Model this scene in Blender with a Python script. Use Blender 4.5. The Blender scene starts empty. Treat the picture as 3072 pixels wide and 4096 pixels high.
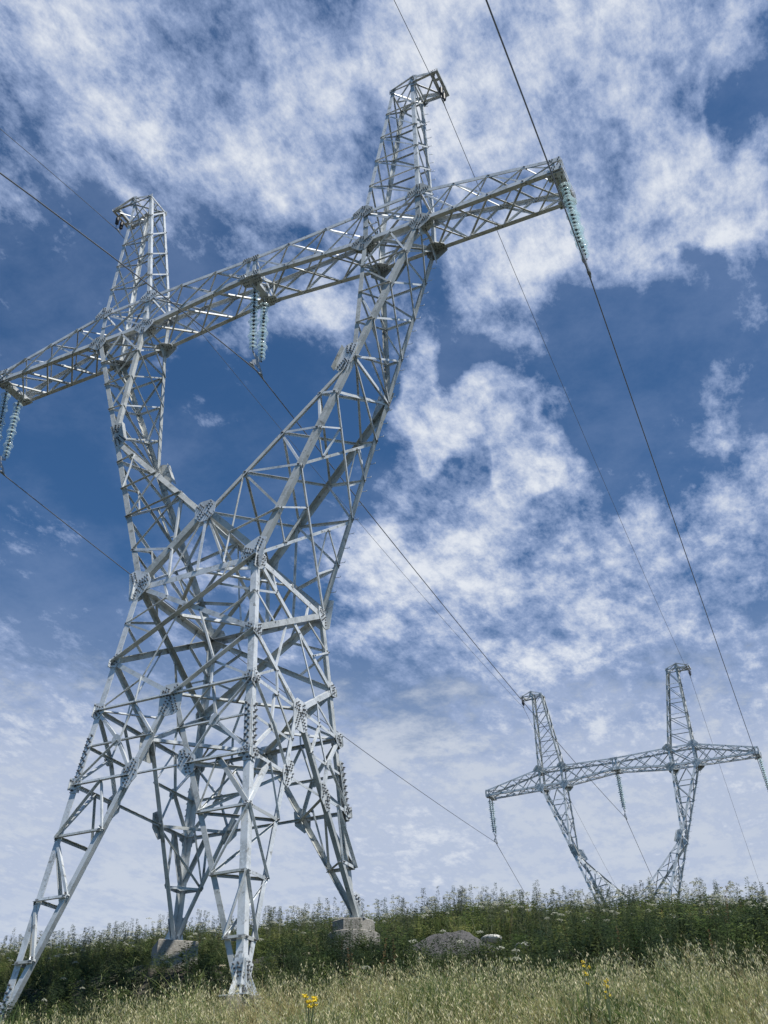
import bpy, bmesh, math, random
import numpy as np
from mathutils import Vector as V, Matrix
random.seed(7); RNG = np.random.default_rng(11)
R = math.radians
C = bpy.context.scene.collection
sc = bpy.context.scene

# ------------------------------------------------------------------ camera
cam = bpy.data.objects.new('camera', bpy.data.cameras.new('camera')); C.objects.link(cam)
cam.data.sensor_fit = 'VERTICAL'; cam.data.sensor_height = 24; cam.data.lens = 24 * 4115.376 / 4096
cam.data.clip_start = 0.1; cam.data.clip_end = 5000
cr, cu, cf = V((.9026023, .43042675, -.00647348)), V((.24872566, -.50918449, .82393367)), V((-.3513469, .74529455, .56664927))
M = Matrix.Identity(4)
for i in range(3):
    M[i][0] = cr[i]; M[i][1] = cu[i]; M[i][2] = -cf[i]
M[0][3], M[1][3], M[2][3] = 13.1889, -18.9467, -23.7784
cam.matrix_world = M
sc.camera = cam
CAM = V((13.1889, -18.9467, -23.7784))

# ------------------------------------------------------------------ light
SUN_EL, SUN_AZ = R(58), R(110)          # azimuth measured from +Y towards +X
sd = V((math.sin(SUN_AZ) * math.cos(SUN_EL), math.cos(SUN_AZ) * math.cos(SUN_EL), math.sin(SUN_EL)))
sun = bpy.data.objects.new('sun', bpy.data.lights.new('sun', 'SUN')); C.objects.link(sun)
sun.data.energy = 5.0; sun.data.angle = R(.55); sun.data.color = (1, .96, .9)
sun.rotation_euler = (-sd).to_track_quat('-Z', 'Y').to_euler()
sc.view_settings.view_transform = 'Standard'; sc.view_settings.look = 'None'
sc.view_settings.exposure = 0.25; sc.view_settings.gamma = 1
sc.cycles.max_bounces = 10; sc.cycles.transparent_max_bounces = 16; sc.cycles.transmission_bounces = 10

# cloud clusters: azimuth, elevation, angular radius (degrees), coverage
CL = [(-17.5,56.9,4.6,.55),(-10.7,55.1,5.1,.6),(-3.9,56.5,5.1,.55),(3.3,56,4.6,.6),(-4,53.3,3.4,.45),(-14.2,59.6,3.9,.45),(-21.7,58.4,3.5,.35),(-28.1,59.7,4.3,.25),(-2.6,49.1,3.4,.75),(1.9,48.7,3.3,.7),(-6.5,48.1,3,.7),(-13.1,48.1,2.8,.6),(-17.1,46,2.6,.35),(-2.8,43.5,1.9,.3),(-16.5,50.1,2.8,.35),(-5.2,46.4,1.9,.5),(-22.2,42,1.6,.7),(-23.2,39.8,1.8,.75),(-22.6,38,1.3,.6),(-19.6,38.9,2.1,.5),(-17.2,39.5,2.3,.65),(-15.8,37.8,2.3,.65),(-16.3,36.1,1.5,.6),(-13.7,40.7,1.4,.35),(-47.5,56.3,8,.17),(-36.6,56.7,6.3,.17),(-54.1,51.9,6,.14),(-41.3,52.1,5,.14),(-32.8,54.2,3.6,.35),(-28.6,51.6,3.4,.4),(-54.5,56.3,5.1,.2),(-35.8,50.1,2.8,.15),(-31.9,45,3.5,.3),(-35.9,43.4,2,.28),(-37.8,39.8,2,.42),(-29.8,46.3,2.3,.25),(-51.5,48.3,3.2,.2),(-46,32.5,4.5,-.3),(-44,27.5,4,-.25),(-15.9,29.6,7.3,.2),(-23.2,28.7,5,.26),(-8.3,28.8,5.9,.22),(-2.3,32.8,2.9,.32),(-19.9,34,4.4,.2),(-47.3,31.8,2.2,.25),(-25.3,31.6,2.7,.3),(-2.2,38.3,1.8,.25),(-12.7,44.6,1.4,.25),(-24.4,16.5,4.8,.35),(-7.6,21.9,5.2,.25),(-15.3,22.6,4.2,.25),(-43.2,21.1,5.4,.25),(-7,42.5,4.6,-.35),(-9.6,39.9,4.2,-.3),(-34,38,5.9,-.45),(-47,38.4,5,-.35),(4.8,51.7,2.2,-.5),(-48.6,45,4.1,-.3),(-40.8,35.1,3.4,-.4),(-29,25.7,2.9,-.2),(-23.4,24.4,3.5,-.25),(-15.2,51.2,1.4,-.35),(-.8,43.5,2.3,-.3),(-11.3,58.9,1.6,-.2),(-14.7,54.7,.8,-.4),(-46,40.6,3.3,-.3),(-2.9,41,3.2,-.25),(-44.3,46.8,2.5,-.25),(-23.9,48.8,1.7,-.3),(-8.3,24.6,3.2,-.12),(-19.2,42.7,1.7,-.3),(-37.1,24.1,4.3,-.1)]

def build_world():
    w = bpy.data.worlds.new('World'); sc.world = w; w.use_nodes = True
    nt = w.node_tree; N = nt.nodes; L = nt.links; N.clear()
    def new(t, **k):
        n = N.new(t)
        for a, b in k.items(): setattr(n, a, b)
        return n
    def math_(op, a, b=None, c=None, clamp=False):
        n = new('ShaderNodeMath', operation=op); n.use_clamp = clamp
        for i, v in enumerate((a, b, c)):
            if v is None: continue
            if isinstance(v, (int, float)): n.inputs[i].default_value = v
            else: L.new(v, n.inputs[i])
        return n.outputs[0]
    def smooth(v, a, b, c=0., d=1.):
        n = new('ShaderNodeMapRange', interpolation_type='SMOOTHSTEP'); L.new(v, n.inputs[0])
        for i, q in zip((1, 2, 3, 4), (a, b, c, d)): n.inputs[i].default_value = q
        return n.outputs[0]
    tc = new('ShaderNodeTexCoord'); D = tc.outputs['Generated']
    sep = new('ShaderNodeSeparateXYZ'); L.new(D, sep.inputs[0])
    z = math_('MAXIMUM', sep.outputs[2], 0.0)
    zz = math_('ADD', z, 0.12)
    px = math_('DIVIDE', sep.outputs[0], zz); py = math_('DIVIDE', sep.outputs[1], zz)
    P = new('ShaderNodeCombineXYZ'); L.new(px, P.inputs[0]); L.new(py, P.inputs[1])
    def noise(scale, detail, rough, dist=0., off=0., stretch=None):
        mp = new('ShaderNodeMapping'); L.new(P.outputs[0], mp.inputs[0]); mp.inputs['Location'].default_value = (off, off * .7, off * 1.3)
        if stretch: mp.inputs['Scale'].default_value = stretch[:3]; mp.inputs['Rotation'].default_value = (0, 0, stretch[3])
        n = new('ShaderNodeTexNoise'); n.inputs['Scale'].default_value = scale; n.inputs['Detail'].default_value = detail
        n.inputs['Roughness'].default_value = rough; n.inputs['Distortion'].default_value = dist
        L.new(mp.outputs[0], n.inputs[0]); return n.outputs[0]
    # direction wobble so the cluster edges are ragged
    wob = new('ShaderNodeTexNoise'); wob.inputs['Scale'].default_value = 9; wob.inputs['Detail'].default_value = 5; L.new(D, wob.inputs[0])
    wv = new('ShaderNodeVectorMath', operation='SUBTRACT'); L.new(wob.outputs['Color'], wv.inputs[0]); wv.inputs[1].default_value = (.5, .5, .5)
    ws = new('ShaderNodeVectorMath', operation='SCALE'); L.new(wv.outputs[0], ws.inputs[0]); ws.inputs['Scale'].default_value = .13
    wa = new('ShaderNodeVectorMath', operation='ADD'); L.new(D, wa.inputs[0]); L.new(ws.outputs[0], wa.inputs[1])
    wn = new('ShaderNodeVectorMath', operation='NORMALIZE'); L.new(wa.outputs[0], wn.inputs[0])
    acc = None
    for az, el, r, a in CL:
        az, el, r = R(az), R(el), R(r * 1.25)
        d = new('ShaderNodeVectorMath', operation='DOT_PRODUCT'); L.new(wn.outputs[0], d.inputs[0])
        d.inputs[1].default_value = (math.sin(az) * math.cos(el), math.cos(az) * math.cos(el), math.sin(el))
        m = smooth(d.outputs['Value'], math.cos(r), math.cos(r * .15), 0, a)
        acc = m if acc is None else math_('ADD', acc, m)
    acc = math_('MINIMUM', acc, .58)
    big = noise(2.6, 3, .5, .3, 3.1)
    mid = noise(8.5, 12, .68, .10, 1.7)
    fine = noise(42, 7, .66, .0, 5.2, (1, .55, 1, .9))
    cell = noise(21, 10, .70, .1, 9.3, (1, .6, 1, .35))
    n1 = math_('ADD', math_('MULTIPLY_ADD', mid, 1.9, -.91), math_('MULTIPLY_ADD', cell, 1.8, -.88))
    n2 = math_('MULTIPLY_ADD', fine, .6, -.31)
    n3 = math_('MULTIPLY_ADD', big, .4, -.20)
    vd = new('ShaderNodeVectorMath', operation='DOT_PRODUCT'); L.new(D, vd.inputs[0]); vd.inputs[1].default_value = (-.426, .905, 0)
    side = smooth(vd.outputs['Value'], -.1, .62)        # high haze left out behind the camera to reduce fill light
    zw = math_('ADD', sep.outputs[2], math_('MULTIPLY_ADD', mid, .22, -.11))
    low = math_('MULTIPLY', smooth(sep.outputs[2], .64, .46, 0, .14), side)      # more high veil towards the horizon
    dens = math_('ADD', math_('ADD', acc, low), math_('ADD', n1, math_('ADD', n2, n3)))
    cover = math_('MULTIPLY', smooth(dens, -.10, .62), smooth(sep.outputs[2], .30, .44, .55, 1))
    haze_ = smooth(math_('ADD', math_('MULTIPLY', big, .6), math_('MULTIPLY', mid, .4)), .40, .66, .02, .30)
    cover = math_('MAXIMUM', cover, haze_)
    thick = smooth(dens, .36, 1.15)
    veil = math_('MULTIPLY', math_('ADD', smooth(sep.outputs[2], .52, .36, 0, .25), smooth(zw, .43, .345, 0, .62)), side)
    sky = new('ShaderNodeTexSky', sky_type='NISHITA'); sky.sun_disc = False
    sky.sun_elevation = SUN_EL; sky.sun_rotation = SUN_AZ; sky.altitude = 2500; sky.air_density = 1.0; sky.dust_density = 0.0; sky.ozone_density = 2.5
    tint = new('ShaderNodeMix', data_type='RGBA', blend_type='MULTIPLY'); tint.inputs[0].default_value = 1
    L.new(sky.outputs[0], tint.inputs[6]); tint.inputs[7].default_value = (SKYTINT[0], SKYTINT[1], SKYTINT[2], 1)
    vm = new('ShaderNodeMix', data_type='RGBA'); L.new(veil, vm.inputs[0]); L.new(tint.outputs[2], vm.inputs[6]); vm.inputs[7].default_value = VEIL
    cc = new('ShaderNodeMix', data_type='RGBA'); L.new(thick, cc.inputs[0]); cc.inputs[6].default_value = CTHIN; cc.inputs[7].default_value = CTHICK
    cm = new('ShaderNodeMix', data_type='RGBA'); L.new(math_('MULTIPLY', cover, .92), cm.inputs[0]); L.new(vm.outputs[2], cm.inputs[6]); L.new(cc.outputs[2], cm.inputs[7])
    gd = new('ShaderNodeMix', data_type='RGBA'); L.new(smooth(sep.outputs[2], -.02, -.10), gd.inputs[0]); L.new(cm.outputs[2], gd.inputs[6]); gd.inputs[7].default_value = (.35, .42, .5, 1)
    bg = new('ShaderNodeBackground'); L.new(gd.outputs[2], bg.inputs[0]); bg.inputs[1].default_value = .1
    out = new('ShaderNodeOutputWorld'); L.new(bg.outputs[0], out.inputs[0])
    w.cycles.sampling_method = 'MANUAL'; w.cycles.sample_map_resolution = 512
SKYTINT = (.46, .80, 1.0)
VEIL = (5.4, 5.8, 6.5, 1); CTHIN = (2.7, 3.5, 5.4, 1); CTHICK = (7.0, 7.3, 7.8, 1)
build_world()

# ------------------------------------------------------------------ materials
def mat(name, base, rough=.6, metal=0., noise=None, bump=None, tint=False, spec=.5, extra=None):
    m = bpy.data.materials.new(name); m.use_nodes = True; nt = m.node_tree; N = nt.nodes; L = nt.links
    b = N['Principled BSDF']; b.inputs['Roughness'].default_value = rough; b.inputs['Metallic'].default_value = metal
    b.inputs['Specular IOR Level'].default_value = spec
    b.inputs['Base Color'].default_value = (*base, 1)
    tc = N.new('ShaderNodeTexCoord')
    src = None
    if noise:
        # list of (scale, detail, lo, hi, colour)
        col = None
        for (s, d, lo, hi, c2) in noise:
            n = N.new('ShaderNodeTexNoise'); n.inputs['Scale'].default_value = s; n.inputs['Detail'].default_value = d; n.inputs['Roughness'].default_value = .65
            g = N.new('ShaderNodeNewGeometry'); L.new(g.outputs['Position'], n.inputs[0])
            mr = N.new('ShaderNodeMapRange'); L.new(n.outputs[0], mr.inputs[0]); mr.inputs[1].default_value = lo; mr.inputs[2].default_value = hi
            mx = N.new('ShaderNodeMix'); mx.data_type = 'RGBA'; L.new(mr.outputs[0], mx.inputs[0])
            if col is None: mx.inputs[6].default_value = (*base, 1)
            else: L.new(col, mx.inputs[6])
            mx.inputs[7].default_value = (*c2, 1); col = mx.outputs[2]
        src = col
    if tint:
        a = N.new('ShaderNodeAttribute'); a.attribute_name = 'tint'; src = a.outputs['Color']
    if src is not None: L.new(src, b.inputs['Base Color'])
    if tint:
        tr = N.new('ShaderNodeBsdfTranslucent'); L.new(src, tr.inputs[0]); ms = N.new('ShaderNodeMixShader'); ms.inputs[0].default_value = .42
        L.new(b.outputs[0], ms.inputs[1]); L.new(tr.outputs[0], ms.inputs[2]); L.new(ms.outputs[0], N['Material Output'].inputs[0])
    if bump:
        n = N.new('ShaderNodeTexNoise'); n.inputs['Scale'].default_value = bump[0]; n.inputs['Detail'].default_value = 6
        g = N.new('ShaderNodeNewGeometry'); L.new(g.outputs['Position'], n.inputs[0])
        bp = N.new('ShaderNodeBump'); bp.inputs['Strength'].default_value = bump[1]; bp.inputs['Distance'].default_value = bump[2]
        L.new(n.outputs[0], bp.inputs['Height']); L.new(bp.outputs[0], b.inputs['Normal'])
    if extra: extra(b, N, L)
    return m
def aged(b, N, L):
    '''every bar weathers differently: a random dulling and warming per object'''
    oi = N.new('ShaderNodeObjectInfo'); cr_ = N.new('ShaderNodeValToRGB'); L.new(oi.outputs['Random'], cr_.inputs[0])
    e = cr_.color_ramp.elements; e[0].color = (.68, .69, .68, 1); e[1].color = (1.08, 1.08, 1.08, 1); k = e.new(.35); k.color = (.94, .96, .98, 1); k = e.new(.12); k.color = (.78, .77, .72, 1)
    mx = N.new('ShaderNodeMix'); mx.data_type = 'RGBA'; mx.blend_type = 'MULTIPLY'; mx.inputs[0].default_value = 1
    src = b.inputs['Base Color'].links[0].from_socket; L.new(src, mx.inputs[6]); L.new(cr_.outputs[0], mx.inputs[7]); L.new(mx.outputs[2], b.inputs['Base Color'])
STEEL = mat('galvanised_steel', (.62, .635, .635), .52, .25, [(2.3, 6, .46, .64, (.42, .44, .44)), (19, 4, .52, .66, (.66, .69, .70)), (5, 9, .58, .66, (.27, .27, .25))], (40, .15, .002), extra=aged)
BOLT = mat('dark_bolt', (.15, .155, .16), .6, .5)  # one dark grey tone for all bolts
CONC = mat('weathered_concrete', (.22, .205, .175), .9, 0, [(3, 6, .45, .7, (.19, .175, .15)), (30, 4, .5, .7, (.37, .36, .33))], (25, .5, .01))
CABLE = mat('aluminium_cable', (.20, .21, .22), .5, .6)
FIT = mat('clamp_metal', (.32, .34, .35), .5, .5)
CAP = mat('insulator_cap', (.045, .05, .055), .5, .6)
RUBBER = mat('black_rubber', (.02, .02, .022), .5)
def glassy(b, N, L):
    b.inputs['Transmission Weight'].default_value = .35; b.inputs['IOR'].default_value = 1.5
    tp = N.new('ShaderNodeBsdfTransparent'); tp.inputs[0].default_value = (.90, .97, .98, 1); ly = N.new('ShaderNodeLayerWeight'); ly.inputs[0].default_value = .35
    mr = N.new('ShaderNodeMapRange'); L.new(ly.outputs['Facing'], mr.inputs[0]); mr.inputs[3].default_value = .12; mr.inputs[4].default_value = .8
    tl = N.new('ShaderNodeBsdfTranslucent'); tl.inputs[0].default_value = (.70, .82, .86, 1); a1 = N.new('ShaderNodeMixShader'); a1.inputs[0].default_value = .25; L.new(b.outputs[0], a1.inputs[1]); L.new(tl.outputs[0], a1.inputs[2])
    ms = N.new('ShaderNodeMixShader'); L.new(mr.outputs[0], ms.inputs[0]); L.new(tp.outputs[0], ms.inputs[1]); L.new(a1.outputs[0], ms.inputs[2]); L.new(ms.outputs[0], N['Material Output'].inputs[0])
GLASS = mat('toughened_glass', (.86, .92, .93), .07, 0, extra=glassy)
SOIL = mat('soil', (.040, .036, .026), .95, 0, [(1.2, 8, .48, .68, (.095, .072, .05)), (.35, 6, .45, .6, (.028, .034, .018)), (6, 8, .5, .65, (.03, .03, .02))], (9, 1., .08))
STONE = mat('pale_stone', (.36, .31, .23), .9, 0, [(7, 6, .45, .65, (.24, .2, .15))], (18, .8, .03))
GRAVEL = mat('grey_gravel', (.06, .058, .056), .95, 0, [(30, 6, .45, .62, (.13, .125, .12))], (45, 1., .03))
SACK = mat('white_woven_sack', (.48, .47, .43), .8, 0, [(9, 4, .5, .7, (.5, .48, .42))], (14, .8, .03))
def leafy(b, N, L):
    b.inputs['Subsurface Weight'].default_value = 0
LEAF = mat('foliage', (.06, .09, .035), .6, 0, tint=True, spec=.25)
STRAW = mat('grass_blades', (.2, .2, .09), .55, 0, tint=True, spec=.3)
PETAL = mat('flower_petals', (.7, .7, .6), .7, 0, tint=True, spec=.2)

# ------------------------------------------------------------------ helpers
def tag(o, label, cat, group=None, kind=None):
    if label: o['label'] = label
    if cat: o['category'] = cat
    if group: o['group'] = group
    if kind: o['kind'] = kind
    return o
def empty(name, loc=(0, 0, 0)):
    o = bpy.data.objects.new(name, None); C.objects.link(o); o.location = loc; o.empty_display_size = .3
    return o
class MB:
    """collects solids, builds ONE mesh object"""
    def __init__(s): s.v = []; s.f = []; s.m = []; s.smooth = False
    def add(s, vs, fs, mi=0):
        n = len(s.v); s.v += [tuple(v) for v in vs]; s.f += [tuple(n + i for i in f) for f in fs]; s.m += [mi] * len(fs)
    def box(s, c, a, b, d, mi=0):
        c = V(c); a = V(a); b = V(b); d = V(d)
        vs = [c + i * a + j * b + k * d for k in (-1, 1) for j in (-1, 1) for i in (-1, 1)]
        s.add(vs, [(0, 2, 3, 1), (4, 5, 7, 6), (0, 1, 5, 4), (2, 6, 7, 3), (0, 4, 6, 2), (1, 3, 7, 5)], mi)
    def flat(s, p, q, n, w, t, mi=0):
        p = V(p); q = V(q); ax = (q - p); l = ax.length; ax /= l; n = V(n); n = (n - ax * n.dot(ax)).normalized(); u = n.cross(ax)
        s.box((p + q) / 2, ax * l / 2, u * w / 2, n * t / 2, mi)
    def angle(s, p, q, d1, d2, w, t, mi=0, w2=None):
        """L section running p->q, corner on the line, flanges towards d1 and d2"""
        p = V(p); q = V(q); ax = (q - p).normalized(); w2 = w2 or w
        d1 = V(d1); d1 = (d1 - ax * d1.dot(ax)).normalized()
        d2 = V(d2); d2 = d2 - ax * d2.dot(ax)
        if d2.length < 1e-6: d2 = ax.cross(d1)
        d2 = d2.normalized()
        prof = [V((0, 0)), V((w, 0)), V((w, t)), V((t, t)), V((t, w2)), V((0, w2))]
        vs = [e + d1 * a.x + d2 * a.y for e in (p, q) for a in prof]
        fs = [(0, 1, 2, 3), (0, 3, 4, 5), (6, 9, 8, 7), (6, 11, 10, 9)] + [(i, 6 + i, 6 + (i + 1) % 6, (i + 1) % 6) for i in range(6)]
        s.add(vs, fs, mi)
    def cyl(s, p, q, r, n=6, mi=0, r2=None):
        p = V(p); q = V(q); ax = (q - p).normalized(); u = ax.orthogonal().normalized(); w = ax.cross(u); r2 = r if r2 is None else r2
        vs = [e + (u * math.cos(k * math.tau / n) + w * math.sin(k * math.tau / n)) * rr for e, rr in ((p, r), (q, r2)) for k in range(n)]
        s.add(vs, [tuple(range(n))[::-1], tuple(range(n, 2 * n))] + [(i, (i + 1) % n, n + (i + 1) % n, n + i) for i in range(n)], mi)
    def bolt(s, c, n, mi=1, r=.0145, h=.042):
        n = V(n); s.cyl(V(c), V(c) + n * h * .55, r * 1.25, 6, mi); s.cyl(V(c) + n * h * .55, V(c) + n * h, r * .6, 5, mi)
    def lathe(s, prof, n=20, mi=0, o=(0, 0, 0)):
        o = V(o); b = len(s.v)
        for (r, z) in prof:
            for k in range(n): s.v.append(tuple(o + V((r * math.cos(k * math.tau / n), r * math.sin(k * math.tau / n), z))))
        for i in range(len(prof) - 1):
            for k in range(n):
                s.f.append((b + i * n + k, b + i * n + (k + 1) % n, b + (i + 1) * n + (k + 1) % n, b + (i + 1) * n + k)); s.m.append(mi)
    def hullplate(s, pts, n, t, mi=0):
        """convex outline of in-plane points, thickness t along n"""
        n = V(n).normalized(); c = sum(pts, V((0, 0, 0))) / len(pts); u = n.orthogonal().normalized(); w = n.cross(u)
        P = sorted({(round((p - c).dot(u), 5), round((p - c).dot(w), 5)) for p in pts})
        def half(P):
            h = []
            for p in P:
                while len(h) > 1 and (h[-1][0] - h[-2][0]) * (p[1] - h[-2][1]) - (h[-1][1] - h[-2][1]) * (p[0] - h[-2][0]) <= 0: h.pop()
                h.append(p)
            return h[:-1]
        H = half(P) + half(P[::-1]); k = len(H)
        vs = [c + u * a + w * b + n * e for e in (0, t) for a, b in H]
        s.add(vs, [tuple(range(k))[::-1], tuple(range(k, 2 * k))] + [(i, (i + 1) % k, k + (i + 1) % k, k + i) for i in range(k)], mi)
    def build(s, name, mats, parent=None, smooth=False):
        me = bpy.data.meshes.new(name); me.from_pydata(s.v, [], s.f)
        if not isinstance(mats, (list, tuple)): mats = [mats]
        for m in mats: me.materials.append(m)
        if len(mats) > 1: me.polygons.foreach_set('material_index', s.m)
        if smooth: me.polygons.foreach_set('use_smooth', [True] * len(me.polygons))
        me.update(); o = bpy.data.objects.new(name, me); C.objects.link(o)
        if parent: o.parent = parent
        return o
    def merge(s, o): s.add(o.v, o.f); s.m[-len(o.m):] = o.m

# ------------------------------------------------------------------ terrain
YK = [(-60, -34), (-30, -28.2), (-19, -25.4), (-12, -23.9), (-8, -22.95), (-5, -21.95), (-3.2, -21.15), (-1.7, -20.75), (0.9, -19.3), (2.5, -19.08), (4.2, -18.8), (6, -18.2), (9, -17.25), (13, -16.95), (30, -17.3), (52, -18.6), (60, -16.5), (90, -20), (200, -34), (900, -160)]
yk = np.array([a for a, _ in YK], float); zk = np.array([b for _, b in YK], float)
def hgt(x, y, rough=True):
    x = np.asarray(x, float); y = np.asarray(y, float)
    z = sum(np.interp(y + d, yk, zk) for d in (-.5, -.25, 0, .25, .5)) / 5
    right = np.clip(x - 2.5, 0, 60)
    z = z - right * np.interp(y, [-12, -4, 0, 3, 7, 12], [.05, .06, .07, .085, .085, .08])
    z = z - np.clip(x, -20, 2.5) * np.interp(y, [3, 9, 14], [0, .03, .03])
    z = z + np.clip(-x - 3, 0, 20) * np.interp(y, [-8, -3, 1, 5], [.0, .05, .02, 0])
    z = z + .26 * np.exp(-((x + 2.5) ** 2 + (y - 1.6) ** 2) / 1.6)
    if rough:
        z = z + .10 * np.sin(x * .9 + 1.3 * np.sin(y * .5)) * np.sin(y * .8 + x * .3) + .045 * np.sin(x * 2.7 + y * 1.9) * np.cos(y * 3.1 - x)
        z = z + .02 * np.sin(x * 7.3 + 2 * y) * np.sin(y * 6.1 - x * 1.7)
    return z
def hz(x, y): return float(hgt(x, y))
def terrain():
    def axis(a, b, lo, hi, st, grow):
        t = list(np.arange(lo, hi, st)); s = st
        while t[-1] < b: s *= grow; t.append(t[-1] + s)
        s = st
        while t[0] > a: s *= grow; t.insert(0, t[0] - s)
        return np.array(t)
    xs = axis(-900, 900, -20, 18, .16, 1.25); ys = axis(-500, 900, -14, 16, .16, 1.25)
    X, Y = np.meshgrid(xs, ys); Z = hgt(X, Y)
    near = (X > -20) & (X < 18) & (Y > -14) & (Y < 16)
    Z = Z + near * RNG.normal(0, .012, Z.shape)
    n, m = len(xs), len(ys); vs = np.stack([X, Y, Z], -1).reshape(-1, 3)
    i = np.arange(n * m).reshape(m, n); f = np.stack([i[:-1, :-1], i[:-1, 1:], i[1:, 1:], i[1:, :-1]], -1).reshape(-1, 4)
    me = bpy.data.meshes.new('ground'); me.from_pydata(vs.tolist(), [], f.tolist()); me.materials.append(SOIL)
    me.polygons.foreach_set('use_smooth', [True] * len(me.polygons))
    o = bpy.data.objects.new('ground', me); C.objects.link(o); o['kind'] = 'structure'
terrain()

# ------------------------------------------------------------------ the lattice tower
G = dict(ox=5.7816, ix=3.9315, yb=.6116, zt=1.3323, tx=10., tzb=-.0587, tzt=.3572, ty=.63, cbz=.412, ctz=1.225,
         pox=5.656, pix=4.852, pz=7.145, py=.41, tipx=6.417, kx=3.885, ky=1.088, kz=-4.96, wx=1.7265, wy=1.667, wz=-10.832,
         cz=-9.03, cy=1.52, z1=-12.94, z2=-14.19, z3=-15.956)
def body(z):
    t = (z + 10.832) / (-22 + 10.832); return 1.7265 + t * (2.866 - 1.7265), 1.667 + t * (2.7525 - 1.667)
Tow = tag(empty('transmission_tower', (0, 0, -20.7)), 'large galvanised steel lattice pylon on the near slope, glass insulators on its wide crossarm', 'pylon', 'lattice pylons along the power line')
tw = lambda p: p                                     # geometry is written in world coordinates, Tow sits at its base
parts = {}                                           # name -> list of (length, MB, parent, mats)
def part(name, mb, parent, mats=STEEL, size=1.):
    parts.setdefault(name, []).append((size, mb, parent, mats))
def sec(name, mb, mats=STEEL):
    o = mb.build(name, mats, Tow); o.location = (0, 0, 20.7); return o
def flush():
    for name, L_ in parts.items():
        L_.sort(key=lambda t: -t[0])
        for s, mb, par, mats in L_[:100]: mb.build(name, mats, par)
        rest = L_[100:]
        if rest:
            m = MB()
            for s, mb, par, mats in rest: m.merge(mb)
            o = m.build(name, rest[0][3], Tow); o.location = (0, 0, 20.7); o['kind'] = 'stuff'
def lerp(a, b, t): return V(a) + (V(b) - V(a)) * t
def brace(name, parent, p, q, n, w=.07, layer=0, t=.007, trim=.0, flip=False):
    """single angle brace lying in a face with outward normal n"""
    w *= .9; p = V(p); q = V(q); n = V(n); l = (q - p).length; ax = (q - p) / l; n = (n - ax * n.dot(ax)).normalized()
    p = p + ax * trim; q = q - ax * trim
    off = n * ((.012 if layer == 0 else -.030) + random.uniform(0, .008))
    u = n.cross(ax) * (-1 if flip else 1)
    d = ax * l; out = False                           # which way the free flange of the rolled angle points
    if n.y < -.5: out = d.x * d.z > 0 or (abs(d.z) < .12 * abs(d.x) and name != 'web_brace' and w < .1)
    if n.x > .5: out = d.y * d.z < 0 and abs(d.z) > .35 * l and (name in ('peak_brace', 'leg_brace') or p.x < 0)
    if out:
        if u.z < 0: u = -u                           # free flange outward along the lower edge
        m = MB(); m.angle(p + off - u * w / 2, q + off - u * w / 2, n, u, w, t)
    else:
        if u.z > 0: u = -u                           # free flange inward
        m = MB(); m.angle(p + off - u * w / 2, q + off - u * w / 2, u, -n, w, t)
    for e, s in ((p, 1), (q, -1)):
        for k in (1, 2) if w > .055 else (1,):
            m.bolt(e + ax * s * (.035 * k + .01) + off + n * .0, n, 1, .014, .035)
    part(name, m, parent, (STEEL, BOLT), l * w)
def plate(parent, node, n, dirs, w=.16, off=.02, t=.012, name='gusset_plate', rows=2, pitch=.075):
    """gusset: hull of stubs along dirs [(vector, length)], with bolts"""
    off = max(off, .034); w *= 1.0; node = V(node); n = V(n).normalized(); pts = []; m = MB(); base = node + n * off
    for d, l in dirs:
        d = V(d); d = (d - n * d.dot(n)).normalized(); u = n.cross(d)
        for s in (-1, 1): pts += [base + d * l + u * s * w / 2, base - d * .03 + u * s * w / 2]
    m.hullplate(pts, n, t)
    for d, l in dirs:
        d = V(d); d = (d - n * d.dot(n)).normalized(); u = n.cross(d); k = l - .045
        while k > .09:
            if rows == 1: m.bolt(base + d * k + n * t, n)
            else:
                m.bolt(base + d * k + u * w * .23 + n * t, n)
                m.bolt(base + d * (k - pitch * .5) - u * w * .23 + n * t, n)
            k -= pitch
    part(name, m, parent, (STEEL, BOLT), sum(l for _, l in dirs) * w)
X_, Y_, Z_ = V((1, 0, 0)), V((0, 1, 0)), V((0, 0, 1))
SG = (-1, 1)

# --- key nodes
def bo(s, n): return V((s * G['ox'], n * G['yb'], 0))
def bi(s, n): return V((s * G['ix'], n * G['yb'], 0))
def to(s, n): return V((s * G['ox'], n * .60, G['zt']))
def ti(s, n): return V((s * G['ix'], n * .60, G['zt']))
def tb(s, n): return V((s * G['tx'], n * G['ty'], G['tzb']))
def tt(s, n): return V((s * G['tx'], n * G['ty'], G['tzt']))
def cb(n): return V((0, n * .62, G['cbz']))
def ct(n): return V((0, n * .61, G['ctz']))
def po(s, n): return V((s * G['pox'], n * G['py'], G['pz']))
def pi_(s, n): return V((s * G['pix'], n * G['py'], G['pz']))
def tip(s, n): return V((s * G['tipx'], n * .445, G['pz'] - .02))
def K(s, n): return V((s * (G['kx'] + .04), n * G['ky'], G['kz'] + .03))
def W(s, n): return V((s * G['wx'], n * G['wy'], G['wz']))
def Cn(n): return V((0, n * G['cy'], G['cz']))
def bd(s, n, z): a, b = body(z); return V((s * a, n * b, z))

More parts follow.
